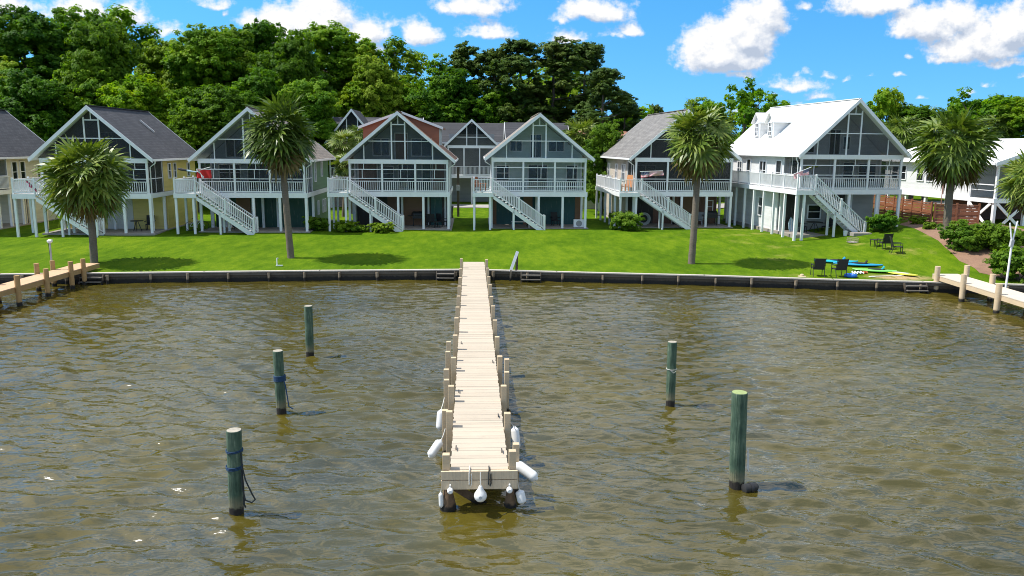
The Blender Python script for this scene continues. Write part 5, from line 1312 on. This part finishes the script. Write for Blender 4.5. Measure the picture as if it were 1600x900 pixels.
# poles
p = on_plane(76, 417, .9); t = thing('dock_light', 'white topped grey lamp pole at the shore end of the tan dock', 'lamp', (-24.15, 41.3, .86), 0)
MB().tube([(0, 0, -.3), (0, 0, 1.45)], .045, 10).build('pole', painted('grey_pole', (.42, .42, .40)), t, smooth=True)
b = MB(); b.tube([(0, 0, 1.42), (0, 0, 1.48), (0, 0, 1.56), (0, 0, 1.62)], [.07, .13, .13, .05], 12); b.build('lamp_head', WHITE, t, smooth=True)
MB().bar((0, 0, 1.58), (.16, -.05, 1.6), .06, .05).build('arm', WHITE, t)
t = thing('rod', 'thin dark rod standing in the grass behind the tan dock post', 'rod', on_ground(80, 412), 0); b = MB(); b.tube([(0, 0, -.1), (-.06, 0, 1.3)], .014, 6); b.build('rod_shaft', DARK, t)
p = on_plane(1560, 440, .9); t = thing('dock_light', 'tall white forked pole at the edge of the pale side dock', 'lamp', (24.1, 38.3, .86), 0)
MB().tube([(0, 0, -.4), (.05, 0, 2.3)], .05, 10).build('pole', WHITE, t, smooth=True)
MB().tube([(.05, 0, 2.15), (-.16, 0, 3.15)], .035, 8).build('fork_arm', WHITE, t, smooth=True); MB().tube([(.05, 0, 2.15), (.20, 0, 3.25)], .035, 8).build('fork_arm', WHITE, t, smooth=True)
MB().bar((.02, 0, 2.0), (.06, 0, 2.35), .15, .13).build('bracket', painted('grey_bracket', (.5, .5, .5)), t)
p = on_ground(433, 416); t = thing('standpipe', 'small white standpipe with a flat foot on the lawn edge near the tall palm', 'pipe', p, 0)
MB().tube([(0, 0, 0), (0, 0, .48)], .028, 8).build('riser', WHITE, t, smooth=True); MB().box(-.06, .32, -.06, .06, .02, .07).build('foot', WHITE, t); MB().tube([(0, 0, .46), (.09, 0, .46)], .032, 8).build('tap', painted('grey_tap', (.4, .4, .4)), t, smooth=True)
# leaning plank rail by the pier
t = thing('leaning_rail', 'white plank leaning against two dark posts at the seawall beside the pier', 'rail', (-.08, 44.25, .52), 0)
MB().bar((-.02, -.1, .0), (.38, .1, 1.12), .16, .06, up=(0, 1, 0)).build('plank', WHITE, t); MB().bar((.36, .25, -.3), (.36, .25, 1.0), .10).build('post', WALLW, t); MB().bar((.30, .0, -.3), (.30, .0, .55), .08).build('post', WALLW, t)
MB().bar((-.05, -.22, -.75), (.02, -.2, .1), .09).build('lower_post', WPILE, t)
# steps down the seawall
def steps(x, w_, label, tilt=0):
    y = shore(x) - .3; t = thing('water_steps', label, 'steps', (x, y, 0), tilt, 'plank steps on the seawall')
    for sx in (-1, 1): MB().bar((sx * w_ / 2, .10, .50), (sx * w_ / 2 , -.32, -.35), .05, .14).build('stringer', WALLW, t)
    for z, yy in ((.34, -.06), (.12, -.17), (-.10, -.28)): MB().box(-w_ / 2 + .02, w_ / 2 - .02, yy - .13, yy + .11, z, z + .045).build('tread', STEPW, t)
STEPW = timber('grey_step_plank', (.14, .125, .105), .8, axis=(8, 1, 1), var=.4)
steps(-22.5, 1.2, 'grey plank steps on the seawall beside the tan dock')
steps(-3.75, 1.0, 'grey plank steps on the seawall on the rope pilings side of the pier')
steps(1.05, 1.1, 'dark plank steps on the seawall beside the leaning white plank')
steps(21.3, 1.15, 'plank steps on the seawall beside the pale side dock')
# debris
p = on_ground(1355, 359)
t = thing('stone_step', 'pale concrete step at the foot of the white roofed house stair', 'step', on_ground(1346, 362), .1); MB().box(-.75, .6, -.35, .4, -.1, .14).build('block', SLAB, t, bevel=.02)
t = thing('bucket', 'small white bucket beside the foot of the white roofed house stair', 'bucket', on_ground(1321, 364), 0); b = MB(); b.tube([(0, 0, 0), (0, 0, .36)], [.13, .17], 14); b.build('body', WHITE, t, smooth=True); MB().tube([(-.16, 0, .34), (0, 0, .46), (.16, 0, .34)], .01, 5).build('handle', DARK, t)
t = thing('surf_board', 'small pale blue board leaning on the deck post of the white roofed house', 'board', on_ground(1233, 364), .2)
b = MB(); pr = [(0, .04), (.1, .12), (.35, .2), (.7, .22), (1.0, .15), (1.18, .04)]
b.prism([(w, -.25 + z * .12, z) for z, w in pr] + [(-w, -.25 + z * .12, z) for z, w in reversed(pr)], (0, -.05, 0)); b.build('deck', painted('pale_blue_board', (.45, .62, .74), .35), t, bevel=.012); MB().prism([(-.03, -.31, .05), (.03, -.31, .05), (.03, -.17, 1.1), (-.03, -.17, 1.1)], (0, -.006, 0)).build('stripe', WHITE, t)
t = thing('hose_reel', 'white coiled hose reel under the stair of the beige house', 'hose reel', on_ground(1007, 353) + Vector((0, .3, 0)), .1)
b = MB()
for k in range(4): b.tube([((.5 - .05 * k) * math.cos(a * R(15)), -.05 + .05 * k, .55 + (.5 - .05 * k) * math.sin(a * R(15))) for a in range(25)], .03, 6, cap=False)
b.build('coil', painted('pale_hose', (.5, .52, .5)), t, smooth=True); MB().bar((-.35, .1, 0), (0, .1, .55), .05).build('stand_leg', DARK, t); MB().bar((.35, .1, 0), (0, .1, .55), .05).build('stand_leg', DARK, t)
p0 = at_depth(702, 330, 70); gz = float(lawn_z(p0.x, 70))
t = thing('waste_bin', 'dark wheeled bin standing in the gap between the two houses by the pier', 'bin', (p0.x, 70, gz), 0)
b = MB(); b.prism([(-.28, -.3, .06), (.28, -.3, .06), (.28, .3, .06), (-.28, .3, .06)], (0, 0, .01)); b.add([(-.27, -.28, .07), (.27, -.28, .07), (.27, .28, .07), (-.27, .28, .07), (-.34, -.36, 1.0), (.34, -.36, 1.0), (.34, .36, 1.0), (-.34, .36, 1.0)], [(0, 3, 2, 1), (4, 5, 6, 7), (0, 1, 5, 4), (1, 2, 6, 5), (2, 3, 7, 6), (3, 0, 4, 7)]); b.build('body', DARK, t)
MB().box(-.37, .37, -.4, .4, 1.0, 1.07).build('lid', DARK, t, bevel=.02)
for sx in (-1, 1): MB().tube([(sx * .28 - .04, .3, .12), (sx * .28 + .04, .3, .12)], .12, 12).build('wheel', SLING, t)
p0 = at_depth(658, 320, 76)
t = thing('utility_post', 'dark wooden post standing in the gap between the two houses by the pier', 'post', (at_depth(690, 320, 72).x + .35, 73, 1.2), 0)
t.location = (at_depth(716, 320, 72).x, 72, 1.25); MB().bar((0, 0, -.3), (0, 0, 4.3), .2).build('shaft', BARK, t); MB().box(-.18, .18, -.2, -.1, 2.2, 2.7).build('meter_box', painted('grey_box', (.4, .4, .4)), t)

# things in the shade below the houses: given in a house's own frame
def at_house(A, ang, x, y, z): return Vector((A[0] + x * math.cos(ang) - y * math.sin(ang), A[1] + x * math.sin(ang) + y * math.cos(ang), z))
def shade_chair(A, ang, x, y, zb, rz, label, m=None):
    m = m or SLING; t = thing('patio_chair', label, 'chair', at_house(A, ang, x, y, zb + .05), ang + rz, 'patio chairs under the houses')
    MB().box(-.28, .28, -.28, .28, .38, .44).build('seat', m, t); MB().prism([(-.28, .24, .44), (.28, .24, .44), (.28, .38, 1.05), (-.28, .38, 1.05)], (0, .05, 0)).build('backrest', m, t)
    for sx in (-1, 1):
        for sy in (-1, 1): MB().bar((sx * .25, sy * .25, 0), (sx * .25, sy * .25, .4), .05).build('leg', m, t)
        MB().box(sx * .31 - .04, sx * .31 + .04, -.28, .3, .62, .66).build('armrest', m, t)
def patio_table(A, ang, x, y, zb, r, label, m=None, h=.74):
    m = m or DARK; t = thing('patio_table', label, 'table', at_house(A, ang, x, y, zb + .05), ang, 'patio tables under the houses')
    MB().tube([(0, 0, h - .04), (0, 0, h)], r, 20).build('table_top', m, t)
    for k in range(3): MB().bar((.06 * math.cos(k * 2.1), .06 * math.sin(k * 2.1), h - .04), (r * .7 * math.cos(k * 2.1), r * .7 * math.sin(k * 2.1), 0), .04).build('leg', m, t)
H1, H2, H3, H4, H5, H6 = ((-32.87, 56.0), .05, 1.1), ((-22.66, 58.0), .05, 1.1), ((-12.35, 60.5), .05, 1.1), ((-1.64, 62.0), .04, 1.1), ((9.64, 63.5), .085, 1.1), ((20.33, 57.0), .125, 1.28)
def grill(Hh, x, y, label, rz=0):
    A, ang, zb = Hh; t = thing('grill', label, 'grill', at_house(A, ang, x, y, zb + .05), ang + rz, 'grills under the houses')
    b = MB(); b.tube([(-.42, 0, .86), (-.38, 0, .9), (.38, 0, .9), (.42, 0, .86)], [.12, .27, .27, .12], 14); b.build('lid', DARK, t, smooth=True)
    MB().box(-.42, .42, -.26, .26, .62, .84).build('fire_box', DARK, t)
    for sx in (-1, 1):
        for sy in (-1, 1): MB().bar((sx * .38, sy * .22, 0), (sx * .38, sy * .22, .62), .04).build('leg', DARK, t)
        MB().box(sx * .62 - .17, sx * .62 + .17, -.22, .22, .80, .84).build('side_shelf', DARK, t)
grill(H3, 5.0, 2.1, 'dark grill against the brown panel under the house with red dormers')
shade_chair(H3[0], H3[1], 6.1, 1.5, 1.1, 3.0, 'dark patio chair in front of the teal door under the house with red dormers'); shade_chair(H3[0], H3[1], 6.9, 1.8, 1.1, 2.4, 'dark patio chair in the outer corner under the house with red dormers')
patio_table(H3[0], H3[1], 6.5, .8, 1.1, .4, 'small dark table with the chairs under the house with red dormers', h=.5)
t = thing('air_conditioner', 'white air conditioner unit on the slab under the pale teal house', 'air conditioner', at_house(H4[0], H4[1], 6.9, .6, 1.15), .04)
MB().box(-.42, .42, -.2, .2, .02, .62).build('cabinet', WHITE, t, bevel=.02); MB().tube([(0, -.205, .32), (0, -.215, .32)], .24, 20).build('fan_grille', painted('grey_grille', (.30, .30, .30)), t); MB().box(-.4, .4, -.18, .18, -.04, .02).build('foot', DARK, t)
patio_table(H4[0], H4[1], 3.0, 1.0, 1.1, .5, 'dark table under the stair of the pale teal house'); shade_chair(H4[0], H4[1], 5.2, 2.0, 1.1, .3, 'dark patio chair before the teal wall under the pale teal house')
t = thing('bench', 'white bench under the stair of the pale teal house', 'bench', at_house(H4[0], H4[1], 2.3, .4, 1.15), .04)
MB().box(-.75, .75, -.18, .18, .42, .47).build('seat', WHITE, t)
for sx in (-1, 1): MB().box(sx * .65 - .04, sx * .65 + .04, -.16, .16, 0, .42).build('leg', WHITE, t)
grill(H5, 6.9, 1.5, 'dark grill near the far post under the beige house'); shade_chair(H5[0], H5[1], 5.0, 1.2, 1.1, .4, 'dark patio chair at the middle posts under the beige house'); shade_chair(H5[0], H5[1], 5.9, 1.6, 1.1, -.5, 'grey patio chair between the grill and the dark chair under the beige house', painted('grey_wicker', (.25, .26, .27)))
t = thing('lawn_mower', 'pale mower parked under the beige house beside the stair foot', 'mower', at_house(H5[0], H5[1], 4.3, 1.9, 1.15), .5)
MB().box(-.28, .28, -.42, .42, .12, .32).build('mower_deck', painted('silver_deck', (.45, .46, .47)), t, bevel=.04); MB().tube([(0, 0, .32), (0, 0, .52)], .15, 14).build('engine', DARK, t, smooth=True)
for sx in (-1, 1):
    for sy in (-1, 1): MB().tube([(sx * .30, sy * .33, .12), (sx * .36, sy * .33, .12)], .12, 12).build('wheel', SLING, t)
MB().tube([(-.2, .4, .3), (-.2, .95, .95), (.2, .95, .95), (.2, .4, .3)], .018, 6).build('handle', DARK, t)
patio_table(H6[0], H6[1], 2.4, 1.9, 1.28, .6, 'round dark table under the white roofed house'); shade_chair(H6[0], H6[1], 1.4, 1.8, 1.28, 1.4, 'dark patio chair on the deck side of the table under the white roofed house'); shade_chair(H6[0], H6[1], 3.3, 1.7, 1.28, -1.4, 'dark patio chair on the far side of the table under the white roofed house')
patio_table(H2[0], H2[1], 3.0, 1.6, 1.1, .55, 'dark table before the brown panel under the sage green house'); shade_chair(H2[0], H2[1], 2.1, 1.4, 1.1, .5, 'dark patio chair beside the table under the sage green house')
t = thing('bicycle', 'white bicycle parked under the landing of the sage green house', 'bicycle', at_house(H2[0], H2[1], -.5, .4, 1.15), .3)
for xx in (-.5, .5):
    b = MB(); b.tube([(xx + .32 * math.cos(a * R(15)), 0, .33 + .32 * math.sin(a * R(15))) for a in range(25)], .022, 6, cap=False); b.build('wheel', SLING, t, smooth=True)
b = MB()
for q in (((-.5, 0, .33), (-.18, 0, .72)), ((-.18, 0, .72), (.32, 0, .78)), ((-.05, 0, .32), (.32, 0, .78)), ((-.05, 0, .32), (-.22, 0, .85)), ((-.5, 0, .33), (-.05, 0, .32)), ((.5, 0, .33), (.30, 0, .92))): b.tube(q, .018, 6)
b.build('bike_frame', WHITE, t); MB().box(-.33, -.10, -.06, .06, .85, .90).build('saddle', SLING, t); MB().tube([(.22, -.28, .98), (.30, 0, .93), (.22, .28, .98)], .014, 6).build('handlebar', DARK, t)
patio_table(H1[0], H1[1], 5.6, 1.6, 1.1, .45, 'dark table before the yellow wall under the yellow house'); shade_chair(H1[0], H1[1], 6.3, 2.2, 1.1, .2, 'dark patio chair beside the grey base of the yellow wall under the yellow house')
# porch furniture seen through the white house's screens
t = thing('porch_table', 'white clothed table on the porch of the white roofed house', 'table', at_house(H6[0], H6[1], 3.3, 1.1, 1.28 + 3.30), .125)
MB().tube([(0, 0, .70), (0, 0, .74)], .62, 20).build('table_top', WHITE, t); b = MB(); b.tube([(0, 0, .45), (0, 0, .755)], [.66, .63], 20, cap=True); b.build('tablecloth', WHITE, t, smooth=True); MB().tube([(0, 0, 0), (0, 0, .7)], .05, 8).build('leg', WHITE, t)
t = thing('beach_umbrella', 'lime green folded umbrella canopy standing on the porch of the white roofed house', 'umbrella', at_house(H6[0], H6[1], 1.5, 1.3, 1.28 + 3.30), .125)
MB().tube([(0, 0, 0), (0, 0, 1.6)], .025, 8).build('pole', WHITE, t); b = MB(); b.tube([(-.45, 0, 1.35), (-.2, 0, 1.52), (.2, 0, 1.60), (.5, 0, 1.56)], [.06, .16, .14, .05], 10); b.build('canopy', painted('lime_cloth', (.42, .5, .04), .7), t, smooth=True)
t = thing('deck_chair', 'red brown wooden chair on the landing of the pale teal house', 'chair', at_house(H4[0], H4[1], -.9, .6, 1.1 + 2.85), .8)
WOODR = timber('red_brown_wood', (.30, .11, .05), .6)
MB().prism([(-.28, -.3, .40), (.28, -.3, .40), (.28, .25, .30), (-.28, .25, .30)], (0, 0, .05)).build('seat', WOODR, t); MB().prism([(-.3, .24, .3), (.3, .24, .3), (.26, .55, 1.1), (-.26, .55, 1.1)], (0, .04, 0)).build('backrest', WOODR, t)
for sx in (-1, 1):
    MB().bar((sx * .3, -.32, 0), (sx * .3, -.32, .58), .06).build('leg', WOODR, t); MB().bar((sx * .3, .3, 0), (sx * .3, .3, .58), .06).build('leg', WOODR, t); MB().box(sx * .33 - .06, sx * .33 + .06, -.4, .42, .58, .62).build('armrest', WOODR, t)
t = thing('deck_chair', 'orange wooden chair on the side deck of the beige house', 'chair', at_house(H5[0], H5[1], -.55, .2, 1.1 + 2.85), -.6)
WOODO = timber('orange_wood', (.50, .20, .06), .6)
MB().prism([(-.28, -.3, .40), (.28, -.3, .40), (.28, .25, .30), (-.28, .25, .30)], (0, 0, .05)).build('seat', WOODO, t); MB().prism([(-.3, .24, .3), (.3, .24, .3), (.26, .55, 1.3), (-.26, .55, 1.3)], (0, .04, 0)).build('backrest', WOODO, t)
for sx in (-1, 1):
    MB().bar((sx * .3, -.32, 0), (sx * .3, -.32, .58), .06).build('leg', WOODO, t); MB().bar((sx * .3, .3, 0), (sx * .3, .3, .58), .06).build('leg', WOODO, t)
# ------------------------------------------------------------------ flags
def flag_mat(name, stripes, canton=None):
    def b(t, p, out):
        x, y, z = t.xyz(t.node('ShaderNodeTexCoord').outputs['UV'])
        if stripes:
            s = t.m('GREATER_THAN', t.m('FRACT', t.m('MULTIPLY', y, 6.5)), .5); c = t.mix(s, (.55, .02, .04, 1), (.75, .74, .73, 1))
            k = t.m('MULTIPLY', t.m('LESS_THAN', x, .40), t.m('GREATER_THAN', y, .46)); c = t.mix(k, c, (.015, .025, .11, 1))
            vo = t.node('ShaderNodeTexVoronoi', voronoi_dimensions='2D'); vo.inputs['Scale'].default_value = 16; vo.inputs['Randomness'].default_value = 0.1; t.l.new(t.comb(x, y, 0.0), vo.inputs['Vector'])
            st = t.m('MULTIPLY', t.m('LESS_THAN', vo.outputs[0], .22), k); c = t.mix(st, c, (.7, .7, .72, 1))
        else:
            k = t.m('LESS_THAN', t.m('ABSOLUTE', t.m('SUBTRACT', t.m('SUBTRACT', y, .5), t.m('MULTIPLY', t.m('SUBTRACT', x, .72), 1.5))), .13); c = t.mix(t.m('MULTIPLY', k, t.m('GREATER_THAN', x, .45)), (.60, .015, .015, 1), (.72, .72, .72, 1))
        t.l.new(c, p.inputs['Base Color'])
    return mat(name, b, rough=.75)
US = flag_mat('striped_flag_cloth', True); REDF = flag_mat('red_flag_cloth', False); DKF = painted('dark_furled_cloth', (.03, .03, .035), .8); PINKF = painted('pink_furled_cloth', (.50, .06, .14), .8)
def flag(base, tip, drop, m, label, polem=None, furl=.0, start=.25, slack=.2):
    base, tip = Vector(base), Vector(tip); t = thing('flag', label, 'flag', base, 0, 'flags on slanted poles'); d = tip - base
    MB().tube([(0, 0, 0), d], .02, 8).build('pole', polem or WHITE, t, smooth=True)
    n, k = 22, 10; vs = []; fs = []; uv = []
    for i in range(n + 1):
        s = i / n
        for j in range(k + 1):
            v = j / k; q = d * (start + (1 - start) * s)
            sag = drop * v * (1 - furl * (.4 + .6 * s))
            vs.append((q.x + slack * v * .35 * math.sin(s * 9), q.y + .10 * math.sin(s * 15 + v * 3) * v, q.z - sag - .02)); uv.append((1 - s if False else s, 1 - v))
    for i in range(n):
        for j in range(k): a = i * (k + 1) + j; fs.append((a, a + 1, a + k + 2, a + k + 1))
    me = bpy.data.meshes.new('cloth'); me.from_pydata(vs, [], fs); l = me.uv_layers.new(name='UVMap')
    for lp in me.loops: l.data[lp.index].uv = uv[lp.vertex_index]
    me.materials.append(m); me.polygons.foreach_set('use_smooth', [True] * len(me.polygons))
    o = bpy.data.objects.new('cloth', me); COL.objects.link(o); o.parent = t; s_ = o.modifiers.new('thick', 'SOLIDIFY'); s_.thickness = .008
    return t
def fl_pts(y, *pp): return [at_depth(a, b, y) for a, b in pp]
a, b_ = fl_pts(54.8, (58, 297), (41, 281)); flag(a, b_, .20, PINKF, 'furled pink and black flag on a pole at the landing of the yellow house', DARK, furl=.3, start=.1)
a, b_ = fl_pts(56.8, (333, 258), (278, 264)); flag(b_ + Vector((2.35, 0, -.02)), b_ + Vector((1.3, 0, 0)), .62, REDF, 'red flag with a white slanted stripe on the porch corner of the sage green house', WHITE, start=.02, slack=.3)
t = thing('windsock', 'furled black and blue windsock on the landing of the sage green house', 'windsock', b_, 0)
q = [(0, 0, .02), (.2, 0, -.02), (.62, 0, -.10)]; MB().tube(q, [.05, .10, .07], 8).build('dark_sleeve', DKF, t, smooth=True); MB().tube([(.62, 0, -.10), (1.0, 0, -.17), (1.3, 0, -.20)], [.06, .05, .04], 8).build('pale_sleeve', painted('pale_blue_cloth', (.4, .55, .68), .8), t, smooth=True)
MB().tube([(1.3, 0, -.2), (1.9, 0, .05), (2.3, 0, .15)], .02, 6).build('pole', WHITE, t)
a, b_ = fl_pts(62.0, (1000, 268), (1036, 267)); flag(a, b_, .55, US, 'dark blue and red striped flag blowing on the porch of the beige house', WHITE, furl=.45, start=.05, slack=.5)
a, b_ = fl_pts(55.9, (1268, 261), (1240, 272)); flag(a, b_, .42, US, 'red and white striped flag hanging at the porch corner of the white roofed house', WHITE, furl=.2, start=.1)
